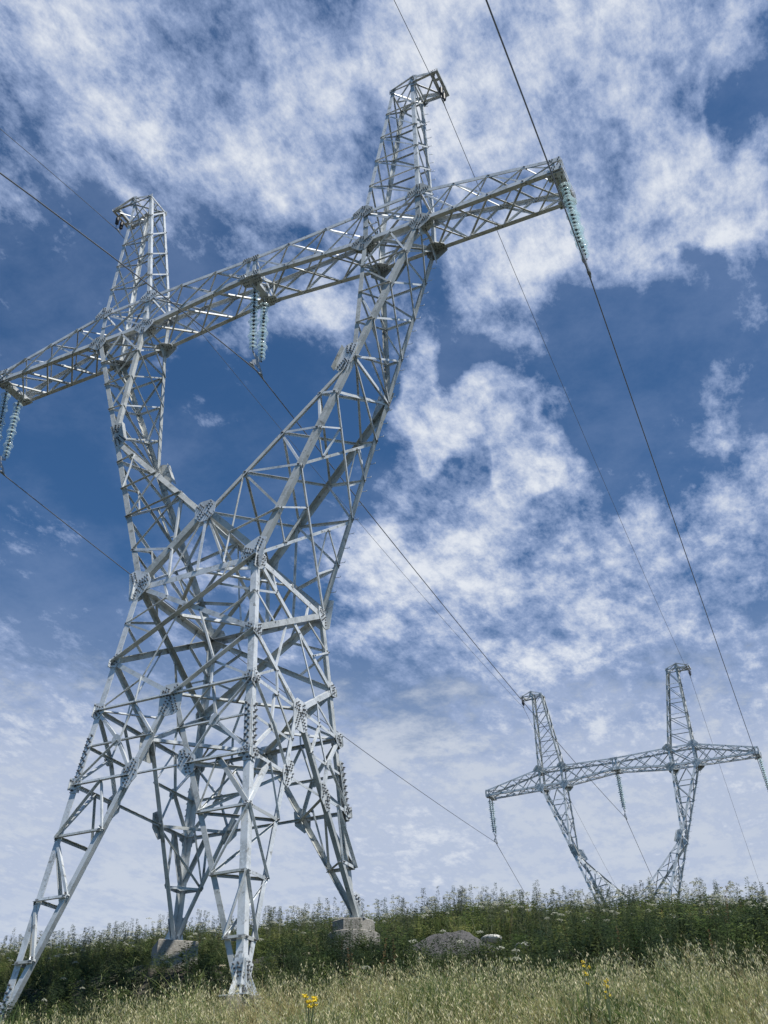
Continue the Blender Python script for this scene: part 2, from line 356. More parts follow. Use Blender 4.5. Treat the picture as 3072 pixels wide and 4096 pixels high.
# --- crossarm: four chords with webs
m = MB()
for n in SG:
    for s in SG:
        chain_b = [tb(s, n), bo(s, n), bi(s, n), cb(n)]; chain_t = [tt(s, n), to(s, n), ti(s, n), ct(n)]
        for a, b in zip(chain_b, chain_b[1:]): m.angle(a + V((0, n * .02, -.02)), b + V((0, n * .02, -.02)), Z_, -n * Y_, .14, .012)
        for a, b in zip(chain_t, chain_t[1:]): m.angle(a + V((0, n * .02, .02)), b + V((0, n * .02, .02)), -Z_, -n * Y_, .11, .010)
cross = sec('crossarm', m)
def xweb(name, parent, A, B, n, w=.06, single=False):
    """X bracing between node lists A and B (same count)"""
    for i in range(len(A) - 1):
        brace(name, parent, A[i], B[i + 1], n, w, 0)
        if not single: brace(name, parent, B[i], A[i + 1], n, w, 1)
def div(a, b, k): return [lerp(a, b, i / k) for i in range(k + 1)]
for s in SG:
    for (b0, b1, t0, t1, k) in ((bo, tb, to, tt, 4), (None, bi, None, ti, 3)):
        Bs, Ts = {}, {}
        for n in SG:
            if b0: Bs[n] = div(b0(s, n), b1(s, n), k); Ts[n] = div(t0(s, n), t1(s, n), k)
            else: Bs[n] = div(cb(n), b1(s, n), k); Ts[n] = div(ct(n), t1(s, n), k)
        for n in SG: xweb('web_brace', cross, Ts[n], Bs[n], n * Y_, .062)
        xweb('plan_brace', cross, Bs[-1], Bs[1], -Z_, .06); xweb('plan_brace', cross, Ts[-1], Ts[1], Z_, .05)
    # panel between the column chords
    for n in SG:
        mid = lerp(bi(s, n), bo(s, n), .5); midt = lerp(ti(s, n), to(s, n), .5)
        brace('web_brace', cross, to(s, n), bi(s, n), n * Y_, .07, 0); brace('web_brace', cross, ti(s, n), bo(s, n), n * Y_, .085, 1)
        cpt = lerp(to(s, n), bi(s, n), .5)
        for q in (lerp(to(s, n), bo(s, n), .5), lerp(ti(s, n), bi(s, n), .5)): brace('web_brace', cross, lerp(q, cpt, .0), lerp(q, cpt, .52), n * Y_, .045, 0)
        for e in (.25, .75): brace('web_brace', cross, lerp(bi(s, n), to(s, n), e), lerp(bi(s, n), to(s, n), e) + V((0, 0, .33 if e > .5 else -.33)), n * Y_, .045, 1)
    brace('plan_brace', cross, bi(s, -1), bo(s, 1), -Z_, .08, 0); brace('plan_brace', cross, bo(s, -1), bi(s, 1), -Z_, .08, 1)
    brace('plan_brace', cross, ti(s, -1), to(s, 1), Z_, .06, 0); brace('plan_brace', cross, to(s, -1), ti(s, 1), Z_, .06, 1)
    for f in (bi, bo, ti, to): brace('plan_brace', cross, f(s, -1), f(s, 1), -Z_ if f in (bi, bo) else Z_, .09, 0)
# column posts inside the crossarm belong to the crossarm too
for s in SG:
    for n in SG:
        for a, b in ((bo(s, n), to(s, n)), (bi(s, n), ti(s, n))):
            mm = MB(); mm.angle(a, b, (V((0, 0, 0)) - X_ * s) if a == bo(s, n) else X_ * s, -n * Y_, .15, .012); part('post', mm, cross, STEEL, 9)
# centre hangers, tip frames and the cross beams the strings hang from
def beam(p, q, z, w, h, name, parent):
    mm = MB(); p = V(p); q = V(q); ax = (q - p).normalized(); u = Z_.cross(ax)
    mm.box((p + q) / 2 + V((0, 0, z)), (q - p) / 2, u * w / 2, Z_ * .006)
    for e in SG: mm.box((p + q) / 2 + u * e * w / 2 + V((0, 0, z + h / 2)), (q - p) / 2, u * .006, Z_ * h / 2)
    for e in (-.5, .5):
        c = (p + q) / 2 + (q - p) * e * .66 * .72
        mm.hullplate([c + V((0, 0, z - .02)) + ax * a for a in (-.13, .13)] + [c + V((0, 0, z - .17)) + ax * a for a in (-.05, .05)], u, .014)
    for e in (-.42, -.36, .36, .42):
        for f in (-.3, .3): mm.bolt((p + q) / 2 + (q - p) * e + u * f * w + V((0, 0, z)), -Z_)
    part(name, mm, parent, (STEEL, BOLT), 9)
beam(cb(-1) + V((0, -.08, 0)), cb(1) + V((0, .08, 0)), -.05, .26, .12, 'hanger_beam', cross)
for s in SG: beam(tb(s, -1) + V((-s * .12, -.06, 0)), tb(s, 1) + V((-s * .12, .06, 0)), -.05, .30, .14, 'hanger_beam', cross)
for n in SG:
    for e in (-.11, .11):
        mm = MB(); mm.angle(cb(n) + V((e * 1.5, n * .0, .02)), ct(n) + V((e * 1.5, n * .0, -.02)), -e * X_, -n * Y_, .11, .01); part('post', mm, cross, STEEL, 9)
    mm = MB(); mm.flat(ct(-n) + V((.15, 0, -.05)), cb(n) + V((.15, 0, .1)), X_, .09, .01); part('post', mm, cross, STEEL, 9)
    plate(cross, cb(n) + V((0, 0, .05)), n * Y_, [(X_, .36), (-X_, .36), (Z_, .12)], .2)
    plate(cross, ct(n) + V((0, 0, -.04)), n * Y_, [(X_, .30), (-X_, .30)], .17)
    plate(cross, cb(n) + V((0, -n * .15, -.04)), -Z_, [(X_, .34), (-X_, .34), (-n * Y_, .2)], .26, .03)
    for s in SG:
        # tip end plates
        plate(cross, lerp(tb(s, n), tt(s, n), .0) + V((-s * .1, 0, .05)), n * Y_, [(-s * X_, .22), (s * X_, .16)], .20, .024)
        plate(cross, tt(s, n) + V((-s * .1, 0, -.03)), n * Y_, [(-s * X_, .25), (s * X_, .14)], .15, .024)
        mm = MB(); mm.flat(tb(s, n) + V((s * .02, 0, .1)), tt(s, n) + V((s * .02, 0, -.08)), n * Y_, .1, .012); part('post', mm, cross, STEEL, 9); mm = MB(); mm.flat(tb(s, n) + V((-s * .2, 0, .1)), tt(s, n) + V((-s * .2, 0, -.08)), n * Y_, .09, .012); part('post', mm, cross, STEEL, 9)
        mm = MB(); mm.flat(tb(s, n) + V((s * .05, 0, 0)), tt(s, -n) + V((s * .05, 0, 0)), s * X_, .07, .008); part('post', mm, cross, STEEL, 9)
        plate(cross, tb(s, n) + V((-s * .12, -n * .12, -.055)), -Z_, [(-s * X_, .3), (s * X_, .16), (-n * Y_, .16)], .26, .02)
        # nodes at the columns
        plate(cross, bo(s, n), n * Y_, [(s * X_, .32), (-s * X_, .34), (Z_, .26), (K(s, n) - bo(s, n), .34)], .19)
        plate(cross, bi(s, n), n * Y_, [(s * X_, .34), (-s * X_, .36), (Z_, .26), (K(s, n) - bi(s, n), .34)], .17)
        plate(cross, to(s, n), n * Y_, [(tt(s, n) - to(s, n), .34), (-s * X_, .38), (po(s, n) - to(s, n), .30), (-Z_, .22)], .17)
        plate(cross, ti(s, n), n * Y_, [(s * X_, .34), (ct(n) - ti(s, n), .34), (pi_(s, n) - ti(s, n), .28), (-Z_, .22)], .16)
        for f in (bo, bi): plate(cross, f(s, n) + V((0, -n * .12, -.02)), -Z_, [(X_, .32), (-X_, .32), (-n * Y_, .26)], .2, .02, .014)
    for s in SG:
        mm = MB(); q = bo(s, n); mm.hullplate([q + V((0, -n * .02, .0)), q + V((0, -n * .5, .0)), q + lerp(V((0, 0, 0)), K(s, n) - q, .1), q + V((0, -n * .12, -.45))], s * X_, .012); part('gusset_plate', mm, cross, (STEEL, BOLT), .3)
        mm = MB(); q = bi(s, n); mm.hullplate([q + V((0, -n * .02, .0)), q + V((0, -n * .45, .0)), q + V((0, -n * .12, -.42))], s * X_, .012); part('gusset_plate', mm, cross, (STEEL, BOLT), .3)

# --- peaks
for s in SG:
    m = MB()
    for n in SG:
        m.angle(to(s, n), po(s, n) + V((0, 0, .05)), -s * X_, -n * Y_, .12, .010); m.angle(ti(s, n), pi_(s, n) + V((0, 0, .05)), s * X_, -n * Y_, .12, .010)
    peak = sec('earth_wire_peak', m)
    lv = [0, .205, .405, .60, .80, 1.0]
    O = {n: [lerp(to(s, n), po(s, n), t) for t in lv] for n in SG}; I = {n: [lerp(ti(s, n), pi_(s, n), t) for t in lv] for n in SG}
    for n in SG:
        for i in range(5):
            if s < 0: brace('peak_brace', peak, O[n][i], I[n][i + 1], n * Y_, .052, 1)
            else: brace('peak_brace', peak, O[n][i], I[n][i + 1], n * Y_, .052, 1)
            if i < 4 or True: brace('peak_brace', peak, O[n][i + 1], I[n][i + 1], n * Y_, .05, 0)
    for ch, nn in ((O, s * X_), (I, -s * X_)):
        for i in range(5):
            brace('peak_brace', peak, ch[-1][i], ch[1][i + 1], nn, .052, 0); brace('peak_brace', peak, ch[1][i], ch[-1][i + 1], nn, .05, 1)
    # head: apex posts, outrigger and tip beam
    for n in SG:
        ap = po(s, n) + V((0, 0, .34))
        brace('head_brace', peak, po(s, n), ap, n * Y_, .09, 0); brace('head_brace', peak, ap, pi_(s, n) + V((0, 0, .05)), n * Y_, .07, 0)
        brace('head_brace', peak, ap, tip(s, n) + V((0, 0, .06)), n * Y_, .10, 0); brace('head_brace', peak, po(s, n), tip(s, n), n * Y_, .09, 0)
        brace('head_brace', peak, tip(s, n), po(s, -n), Z_, .05, 0 if n > 0 else 1)
        brace('head_brace', peak, pi_(s, n), po(s, -n), Z_, .05, 0 if n > 0 else 1)
        brace('head_brace', peak, ap, lerp(pi_(s, -1), pi_(s, 1), .5) + V((0, 0, .02)), Z_, .045, 0)
        plate(peak, po(s, n) + V((0, 0, .02)), n * Y_, [(Z_, .26), (s * X_, .16), (-s * X_, .18), (-Z_, .16)], .12)
        plate(peak, pi_(s, n), n * Y_, [(Z_, .09), (s * X_, .18), (-Z_, .14)], .12)
        plate(peak, ap, n * Y_, [(s * X_ - Z_ * .5, .12), (-s * X_ - Z_ * .4, .12)], .1, rows=1)
    brace('head_brace', peak, po(s, -1) + V((0, 0, .34)), po(s, 1) + V((0, 0, .34)), Z_, .07)
    for f in (po, pi_): brace('head_brace', peak, f(s, -1), f(s, 1), Z_, .07)
    mm = MB(); c = tip(s, 0); c.y = 0
    for e in (-.085, .085): mm.box(c + V((e * s, 0, 0)), Y_ * .52, X_ * .045, Z_ * .006)
    for e in (-.13, .13): mm.box(c + V((e * s, 0, .05)), Y_ * .52, X_ * .005, Z_ * .05)
    for yy in (-.47, -.2, .2, .47): mm.box(c + V((0, yy, .003)), Y_ * .05, X_ * .05, Z_ * .008)
    for yy in (-.50, -.44, .44, .50):
        for e in (-.09, -.03, .03, .09): mm.bolt(c + V((e, yy, .1)), Z_)
    part('tip_beam', mm, peak, (STEEL, BOLT), 9)

# --- arms (from the crossarm to the waist)
ut = [0, .235, .47, .73, 1.0]; lo = [0, .195, .385, .575, .785, 1.0]; li = [0, .25, .505, .755, 1.0]
for s in SG:
    m = MB()
    for n in SG:
        ny = n * Y_
        m.angle(bo(s, n), K(s, n), -s * X_, -ny, .145, .014); m.angle(bi(s, n), K(s, n) + V((-s * .06, 0, .1)), s * X_, -ny, .13, .012)
        m.angle(K(s, n), W(s, n), -s * X_, -ny, .155, .015); m.angle(K(s, n) + V((-s * .08, 0, -.05)), Cn(n), s * X_ + Z_ * .6, -ny, .14, .012)
        m.angle(Cn(n), W(-s, n), Z_ + s * X_ * .6, -ny, .15, .014)
    arm = sec('arm', m)
    UO = {n: [lerp(bo(s, n), K(s, n), t) for t in ut] for n in SG}; UI = {n: [lerp(bi(s, n), K(s, n), t) for t in ut] for n in SG}
    LO = {n: [lerp(K(s, n), W(s, n), t) for t in lo] for n in SG}; LI = {n: [lerp(K(s, n), Cn(n), t) for t in li] for n in SG}
    for n in SG:
        ny = n * Y_; q = lerp(bi(s, n), bo(s, n), .48)
        brace('arm_brace', arm, q, UO[n][1], ny, .06, 0); brace('arm_brace', arm, q, UI[n][1], ny, .07, 0)
        for i in (1, 2, 3): brace('arm_brace', arm, UO[n][i], UI[n][i], ny, .065, 0)
        for i in (1, 2): brace('arm_brace', arm, UI[n][i], UO[n][i + 1], ny, .06, 1)
        mid = lerp(Cn(n), W(s, n), .5)
        for i in (1, 2, 3): brace('arm_brace', arm, LO[n][i], LI[n][i], ny, .075, 0); brace('arm_brace', arm, LI[n][i], LO[n][i + 1], ny, .07, 1)
        brace('arm_brace', arm, LO[n][4], mid, ny, .08, 0)
        brace('secondary_brace', arm, LI[n][3], mid, ny, .06, 1)
        # plates
        plate(arm, K(s, n) + V((-s * .12, 0, 0)), ny, [(bi(s, n) - K(s, n), .42), (LI[n][4] - K(s, n), .5), (W(s, n) - K(s, n), .5), (bo(s, n) - K(s, n), .46)], .24, .02, .014)
        mm = MB(); q = K(s, n) + V((-s * .30, -.0, 0)); mm.flat(q + (bi(s, n) - K(s, n)).normalized() * .42 + ny * .09, q + (LI[n][4] - K(s, n)).normalized() * .46 + V((s * .05, 0, 0)) + ny * .09, X_ * s, .16, .012); part('gusset_plate', mm, arm, (STEEL, BOLT), .2)
    # outer side face: X in the upper arm, big K/X with redundants in the lower arm
    sx = s * X_
    for i in range(4):
        brace('arm_brace', arm, UO[-1][i], UO[1][i + 1], sx, .06, 0); brace('arm_brace', arm, UO[-1][i + 1], UO[1][i], sx, .065, 1)
        brace('arm_brace', arm, UI[-1][i], UI[1][i + 1], -sx, .05, 0); brace('arm_brace', arm, UI[-1][i + 1], UI[1][i], -sx, .05, 1)
    brace('arm_brace', arm, K(s, -1), K(s, 1), sx, .12, 0)
    brace('arm_brace', arm, LO[-1][0], LO[1][1], sx, .07, 0); brace('arm_brace', arm, LO[-1][1], LO[1][0], sx, .085, 1)
    for a, b in ((1, 3), (3, 5)):
        brace('arm_brace', arm, LO[-1][a], LO[1][b], sx, .075, 0); brace('arm_brace', arm, LO[-1][b], LO[1][a], sx, .08, 1)
        for n in SG:
            mdl = LO[n][a + 1]; up = lerp(LO[n][a], LO[-n][b], .28); dn = lerp(LO[n][b], LO[-n][a], .28)
            brace('secondary_brace', arm, mdl, up, sx, .05, 0); brace('secondary_brace', arm, up, dn, sx, .05, 1); brace('secondary_brace', arm, mdl, dn, sx, .05, 1)
    # inner side face
    brace('arm_brace', arm, LI[-1][0], LI[1][1], -sx, .06, 1)
    for i in range(4):
        brace('arm_brace', arm, LI[-1][i + 1], LI[1][i], -sx, .07, 0)
        if i: brace('arm_brace', arm, LI[-1][i], LI[1][i + 1], -sx, .06, 1)
    if s > 0:                                        # climbing pegs up the far right corner
        for ch, a, b in ((UO[1], 0, 4), (LO[1], 0, 5)):
            tot = (ch[b] - ch[a]).length; k = int(tot / .42)
            for j in range(k):
                p = lerp(ch[a], ch[b], (j + .5) / k); mm = MB(); mm.cyl(p + V((-.02, .0, 0)), p + V((.12, .03, 0)), .008, 6); mm.cyl(p + V((.12, .03, 0)), p + V((.135, .035, .04)), .008, 6); part('step_bolt', mm, arm, STEEL, .1)
        tot = 17
        for j in range(14):
            p = lerp(to(1, 1), po(1, 1), (j + .5) / 14); mm = MB(); mm.cyl(p, p + V((.12, .03, 0)), .008, 6); mm.cyl(p + V((.12, .03, 0)), p + V((.135, .035, .04)), .008, 6); part('step_bolt', mm, arm, STEEL, .1)

# --- body: four legs and their bracing
FOOT = {(-1, -1): -21.05, (1, -1): -21.0, (-1, 1): -18.5, (1, 1): -18.6}
def face_pts(ax, sg):
    """returns function giving the two corner points at height z of a face; ax 'y' = front/back, 'x' = sides"""
    if ax == 'y': return (lambda z: (bd(-1, sg, z), bd(1, sg, z))), sg * Y_, ((-1, sg), (1, sg))
    return (lambda z: (bd(sg, -1, z), bd(sg, 1, z))), sg * X_, ((sg, -1), (sg, 1))
m = MB()
for n in SG:
    m.angle(W(-1, n), W(1, n), -Z_, -n * Y_, .15, .012)
    m.angle(W(n, -1), W(n, 1), -Z_, -n * X_, .15, .012)
    m.angle(Cn(n), (W(-1, n) + W(1, n)) / 2, X_, -n * Y_, .08, .008)
waist = sec('waist_frame', m)
brace('plan_brace', waist, (W(-1, -1) + W(1, -1)) / 2, (W(-1, -1) + W(-1, 1)) / 2, -Z_, .09); brace('plan_brace', waist, (W(-1, -1) + W(1, -1)) / 2, (W(1, -1) + W(1, 1)) / 2, -Z_, .09)
brace('plan_brace', waist, (W(-1, 1) + W(1, 1)) / 2, (W(-1, -1) + W(-1, 1)) / 2, -Z_, .09); brace('plan_brace', waist, (W(-1, 1) + W(1, 1)) / 2, (W(1, -1) + W(1, 1)) / 2, -Z_, .09)
brace('plan_brace', waist, Cn(-1), Cn(1), -Z_, .13)
brace('plan_brace', waist, Cn(-1), (W(-1, 1) + W(1, 1)) / 2, -Z_, .10); brace('plan_brace', waist, Cn(1), (W(-1, -1) + W(1, -1)) / 2, -Z_, .08)
for n in SG:
    for s in SG:
        mid = lerp(Cn(n), W(s, n), .5)
        brace('secondary_brace', waist, mid, lerp(W(s, n), W(-s, n), .27), n * Y_, .06, 0)
        brace('secondary_brace', waist, Cn(n), lerp(W(s, n), W(-s, n), .27), n * Y_, .06, 1)
        plate(waist, W(s, n), n * Y_, [(K(s, n) - W(s, n), .45), (-s * X_ * 1 + Z_ * .5, .42), (-s * X_, .4), (bd(s, n, -14) - W(s, n), .42), (-s * X_ - Z_, .36)], .22, .022, .014)
        plate(waist, W(s, n), s * X_, [(-n * Y_, .36), (bd(s, n, -14) - W(s, n), .40), (-n * Y_ - Z_, .36), (K(s, n) - W(s, n), .16)], .18, .022, .014)
    plate(waist, Cn(n), n * Y_, [(K(1, n) - Cn(n), .34), (K(-1, n) - Cn(n), .34), (W(1, n) - Cn(n), .30), (W(-1, n) - Cn(n), .30)], .22, .022, .014)
z1, z2, z3 = G['z1'], G['z2'], G['z3']
zx = (z2 + z3) / 2
legmesh = {}
for s in SG:
    for n in SG:
        m = MB(); fz = FOOT[(s, n)]; top = W(s, n); bot = bd(s, n, fz)
        if (s, n) == (1, 1): bot = bot - V((.12, 0, 0))
        m.angle(top, bot, -s * X_, -n * Y_, .155, .016)
        leg = sec('leg', m); legmesh[(s, n)] = leg
        ax = (top - bot).normalized()
        # bolted splices on both flanges
        for (za, zb) in ((-14.75, -16.15),) + (((-19.9, -20.5),) if n < 0 else ()):
            a, b = bd(s, n, za), bd(s, n, zb); mm = MB()
            for d1, nn in ((-s * X_, n * Y_), (-n * Y_, s * X_)):
                mm.flat(a + d1 * .085 + nn * .012, b + d1 * .085 + nn * .012, nn, .16, .012)
                l = (a - b).length; k = .06; j = 0
                while k < l - .03:
                    mm.bolt(b + ax * k + d1 * (.05 + .07 * (j % 2)) + nn * .018, nn, 1, .02, .06); k += .075; j += 1
            part('splice_plate', mm, leg, (STEEL, BOLT), 3)
def mlow(ax, sg, corner, z):
    """point at height z on the diagonal from the face's mid node (height z2) to the foot of the given corner"""
    a, b = body(z2); M0 = V((0, sg * b, z2)) if ax == 'y' else V((sg * a, 0, z2))
    fz = FOOT[corner]; F = bd(corner[0], corner[1], fz); t = (z - z2) / (fz - z2)
    return M0 + (F - M0) * t
for ax, sg in (('y', -1), ('y', 1), ('x', -1), ('x', 1)):
    fp, nn, cor = face_pts(ax, sg)
    P = fp
    w0 = (W(cor[0][0], cor[0][1]), W(cor[1][0], cor[1][1]))
    a1, b1 = P(z1); a2, b2 = P(z2); M0 = (a2 + b2) / 2
    brace('body_brace', waist, w0[0], b1, nn, .13, 1, .010); brace('body_brace', waist, w0[1], a1, nn, .16, 0, .010)
    brace('body_brace', waist, a1, M0, nn, .12, 0, .010); brace('body_brace', waist, b1, M0, nn, .14, 0, .010)
    brace('body_brace', waist, a2, M0, nn, .09, 0); brace('body_brace', waist, b2, M0, nn, .09, 0)
    for (A0, A1, B0, B1, A2) in ((w0[0], a1, w0[1], b1, a2), (w0[1], b1, w0[0], a1, b2)):
        q = lerp(A0, A1, .5); u1 = lerp(A0, B1, .27); u2 = lerp(A1, B0, .27)
        brace('secondary_brace', waist, q, u1, nn, .06, 1); brace('secondary_brace', waist, q, u2, nn, .055, 0); 
        brace('secondary_brace', waist, u1, lerp(A0, B0, .22), nn, .055, 1)
        q2 = lerp(A1, A2, .5); m2 = lerp(A1, M0, .5); brace('secondary_brace', waist, A2, m2, nn, .06, 1); brace('secondary_brace', waist, m2, lerp(A2, M0, .52), nn, .05, 0)
        brace('secondary_brace', waist, m2, lerp(A1, B0, .45), nn, .05, 1)
    pl = [(a1 - M0, .26), (b1 - M0, .26), (X_ if ax == 'y' else Y_, .3), (-X_ if ax == 'y' else -Y_, .3)]
    for c in cor: pl.append((mlow(ax, sg, c, z3) - M0, .52))
    plate(waist, M0, nn, pl, .20, .022, .014)
    PQ = []
    for c, (A2, A3), inward in ((cor[0], (a2, P(z3)[0]), 1), (cor[1], (b2, P(z3)[1]), -1)):
        leg = legmesh[c]; fz = FOOT[c]; F = bd(c[0], c[1], fz)
        # face strut from mid node to the foot
        st = MB(); ii = (A2 - M0).normalized()
        st.angle(M0 + nn * .0, F + nn * .0, ii, -nn, .115, .012); part('foot_strut', st, leg, STEEL, 9)
        P3 = mlow(ax, sg, c, z3); Px = mlow(ax, sg, c, zx); Ax = bd(c[0], c[1], zx); H = lerp(A2, M0, .5); Xc = lerp(Ax, Px, .5)
        PQ.append(P3)
        brace('leg_brace', leg, A2, Xc, nn, .08, 0); brace('leg_brace', leg, Xc, P3, nn, .08, 0)
        brace('leg_brace', leg, A3, Xc, nn, .075, 0); brace('secondary_brace', leg, Xc, H, nn, .06, 1); brace('secondary_brace', leg, H, Px, nn, .06, 0)
        brace('leg_brace', leg, Ax, Px, nn, .065, 1); brace('leg_brace', leg, A3, P3, nn, .085, 0)
        plate(leg, Xc, nn, [(A2 - Xc, .13), (P3 - Xc, .13), (A3 - Xc, .13), (H - Xc, .1)], .13, .026, .01, rows=1)
        plate(leg, A2, nn, [(M0 - A2, .24), (P3 - A2, .22), (A3 - A2, .16), (a1 - a2 if inward > 0 else b1 - b2, .16)], .17, .03, .012)
        plate(leg, P3, nn, [(M0 - P3, .34), (F - P3, .3), (A3 - P3, .22), (A2 - P3, .22), (M0 + (M0 - A2) * .0 - A2, .2)], .18, .03, .012)
        plate(leg, A3, nn, [(P3 - A3, .26), (F - A3, .12), (A2 - A3, .14)], .17, .034, .012)
        plate(leg, bd(c[0], c[1], z1), nn, [(M0 - bd(c[0], c[1], z1), .22), (A2 - bd(c[0], c[1], z1), .14), ((w0[1] if inward > 0 else w0[0]) - bd(c[0], c[1], z1), .24)], .16, .03, .012)
        # lower leg lacing
        lvl = [-17.1, -18.4, -19.6] if c[1] < 0 else [-17.2]
        g = lerp(A3, P3, .5); prevA, prevP = A3, P3; first = True
        for z in lvl:
            A = bd(c[0], c[1], z); Pq = mlow(ax, sg, c, z)
            if first:
                brace('leg_brace', leg, A, g, nn, .10, 0); brace('leg_brace', leg, g, Pq, nn, .05, 0); first = False
            else: brace('leg_brace', leg, prevA, Pq, nn, .07, 0)
            brace('leg_brace', leg, A, Pq, nn, .075, 0); prevA, prevP = A, Pq
            if ax == 'y':                            # third, inner face of the leg
                Po = mlow('x', c[0], c, z); brace('leg_brace', leg, Pq, Po, (c[0] * X_ + c[1] * Y_) * -1, .065, 0)
        if ax == 'y':
            Po = mlow('x', c[0], c, z3); brace('leg_brace', leg, P3, Po, (c[0] * X_ + c[1] * Y_) * -1, .085, 0); inn = (c[0] * X_ + c[1] * Y_) * -1
            brace('leg_brace', leg, mlow('y', c[1], c, lvl[0]), Po, inn, .065, 1)
            hp = lerp(P3, Po, .5); brace('leg_brace', leg, hp, mlow('y', c[1], c, lvl[0]), inn, .05, 0)
            for za, zb in zip(lvl, lvl[1:]): brace('leg_brace', leg, mlow('x', c[0], c, za), mlow('y', c[1], c, zb), inn, .06, 1)
            # foot: gussets, stiffeners, base plate
            tz = {(1, -1): -20.62, (-1, -1): -20.95}.get(c, -18.36)
            for d1, n2 in ((-c[0] * X_, c[1] * Y_), (-c[1] * Y_, c[0] * X_)):
                q = bd(c[0], c[1], tz + .35)
                if c == (1, 1): q = q - V((.11, 0, 0))
                up = (W(c[0], c[1]) - F).normalized()
                M1 = mlow('y', c[1], c, z3) if n2.y else mlow('x', c[0], c, z3)
                plate(leg, q - up * .12, n2, [(up, .38), (-up, .22), (M1 - F, .40)], .22, .03, .014)
                mm = MB(); mm.hullplate([q - up * .33 + n2 * .04 + d1 * .08, q - up * .33 + n2 * .26 + d1 * .08, q + up * .15 + n2 * .06 + d1 * .08, q + up * .15 + n2 * .04 + d1 * .08], d1, .012); part('stiffener', mm, leg, STEEL, 1)
            mm = MB(); q = bd(c[0], c[1], tz); mm.box((q.x - c[0] * .05, q.y - c[1] * .05, tz + .012), X_ * .28, Y_ * .28, Z_ * .012)
            for i in SG:
                for j in SG: mm.bolt((q.x - c[0] * .05 + i * .22, q.y - c[1] * .05 + j * .22, tz + .024), Z_, 1, .025, .09)
            part('base_plate', mm, leg, (STEEL, BOLT), 2)
    brace('secondary_brace', waist, PQ[0], PQ[1], nn, .06, 1)
# diaphragms at the mid-node level
for s in SG:
    for n in SG:
        a, b = body(z2); brace('plan_brace', waist, V((0, n * b, z2)), V((s * a, 0, z2)), -Z_, .09)
        brace('plan_brace', waist, bd(s, n, z2), lerp(V((0, n * b, z2)), V((s * a, 0, z2)), .5), -Z_, .06)
flush()

# --- the second, far tower: a copy of the thing and of each part
def copy_tree(o, parent=None):
    c = o.copy(); C.objects.link(c); c.parent = parent
    for ch in KIDS.get(o.name, []): copy_tree(ch, c)
    return c
KIDS = {}
def index_kids():
    KIDS.clear()
    for o in bpy.data.objects:
        if o.parent: KIDS.setdefault(o.parent.name, []).append(o)
index_kids()
T2 = Matrix.Translation((-2.56, 54.14, 2.724)) @ Matrix.Rotation(.0026, 4, 'Z') @ Matrix.Rotation(.0887, 4, 'X') @ Matrix.Rotation(.0015, 4, 'Y')
far = copy_tree(Tow)
far.matrix_world = T2 @ Matrix.Translation((0, 0, -20.7))
tag(far, 'smaller-looking galvanised pylon beyond the weedy crest, its legs hidden behind the hill', 'pylon', 'lattice pylons along the power line')

# ------------------------------------------------------------------ insulator strings
def disc_mesh(r):
    m = MB(); m.lathe([(.028, .012), (.05, .010), (r * .62, -.004), (r * .93, -.028), (r, -.046), (r * .985, -.056), (r * .93, -.044), (r * .8, -.026), (r * .74, -.050), (r * .69, -.028), (r * .56, -.018), (r * .49, -.048), (r * .43, -.018), (.03, -.012)], 24)
    me = m.build('disc', GLASS, None, True); return me
def make_string(loc, label, group, lean=(0, 0)):
    root = tag(empty('insulator_string', loc), label, 'insulator', group)
    n = 16; pitch = .148
    mm = MB(); mm.cyl((0, 0, 0), (0, 0, -.10), .014, 6); mm.box((0, 0, -.06), X_ * .03, Y_ * .012, Z_ * .03); mm.build('shackle', CAP, root)
    for i in range(n):
        big = i % 4 == 0
        z = -.12 - i * pitch
        d = (DB if big else DS).copy(); C.objects.link(d); d.parent = root; d.location = (0, 0, z - .04)
        c = CP.copy(); C.objects.link(c); c.parent = d; c.location = (0, 0, 0)
    mm = MB(); mm.cyl((0, 0, -.12 - n * pitch), (0, 0, -.22 - n * pitch), .013, 6); mm.build('ball_link', CAP, root)
    return root
DB = disc_mesh(.172); DS = disc_mesh(.122)
m = MB(); m.lathe([(.0, .075), (.022, .075), (.036, .062), (.045, .03), (.050, .0), (.045, -.004), (.02, -.02), (.012, -.03), (.012, -.075), (0, -.075)], 12); CP = m.build('cap', CAP, None, True)
SL = .22 + 16 * .148
def clamp(loc, label, group, wdir):
    """triangular yoke, lower yoke and the boat-shaped clamp"""
    root = tag(empty('suspension_clamp', loc), label, 'cable clamp', group)
    mm = MB(); mm.hullplate([V((0, -.27, 0)), V((0, -.22, .03)), V((0, .22, .03)), V((0, .27, 0)), V((0, .04, -.16)), V((0, -.04, -.16))], X_, .014)
    for y in (-.23, .23, 0): mm.bolt((.014, y, 0 if y else -.12), X_, 1, .02, .03)
    mm.build('yoke_plate', (FIT, BOLT), root)
    mm = MB(); mm.hullplate([V((.02, -.03, -.12)), V((.02, .03, -.12)), V((.02, .28, -.36)), V((.02, .22, -.38)), V((.02, -.22, -.38)), V((.02, -.28, -.36))], X_, .014); mm.build('lower_yoke', (FIT, BOLT), root)
    for y in (-.24, .24):
        mm = MB(); c = V((.02, y, -.50)); mm.cyl(c + V((0, -.15, -.05)), c + V((0, 0, .0)), .02, 8, 0, .045); mm.cyl(c, c + V((0, .15, -.05)), .045, 8, 0, .02)
        mm.box(c + V((0, 0, .05)), X_ * .03, Y_ * .035, Z_ * .06); mm.box(c + V((0, 0, .0)), X_ * .045, Y_ * .06, Z_ * .03); mm.build('clamp_body', FIT, root)
    return root
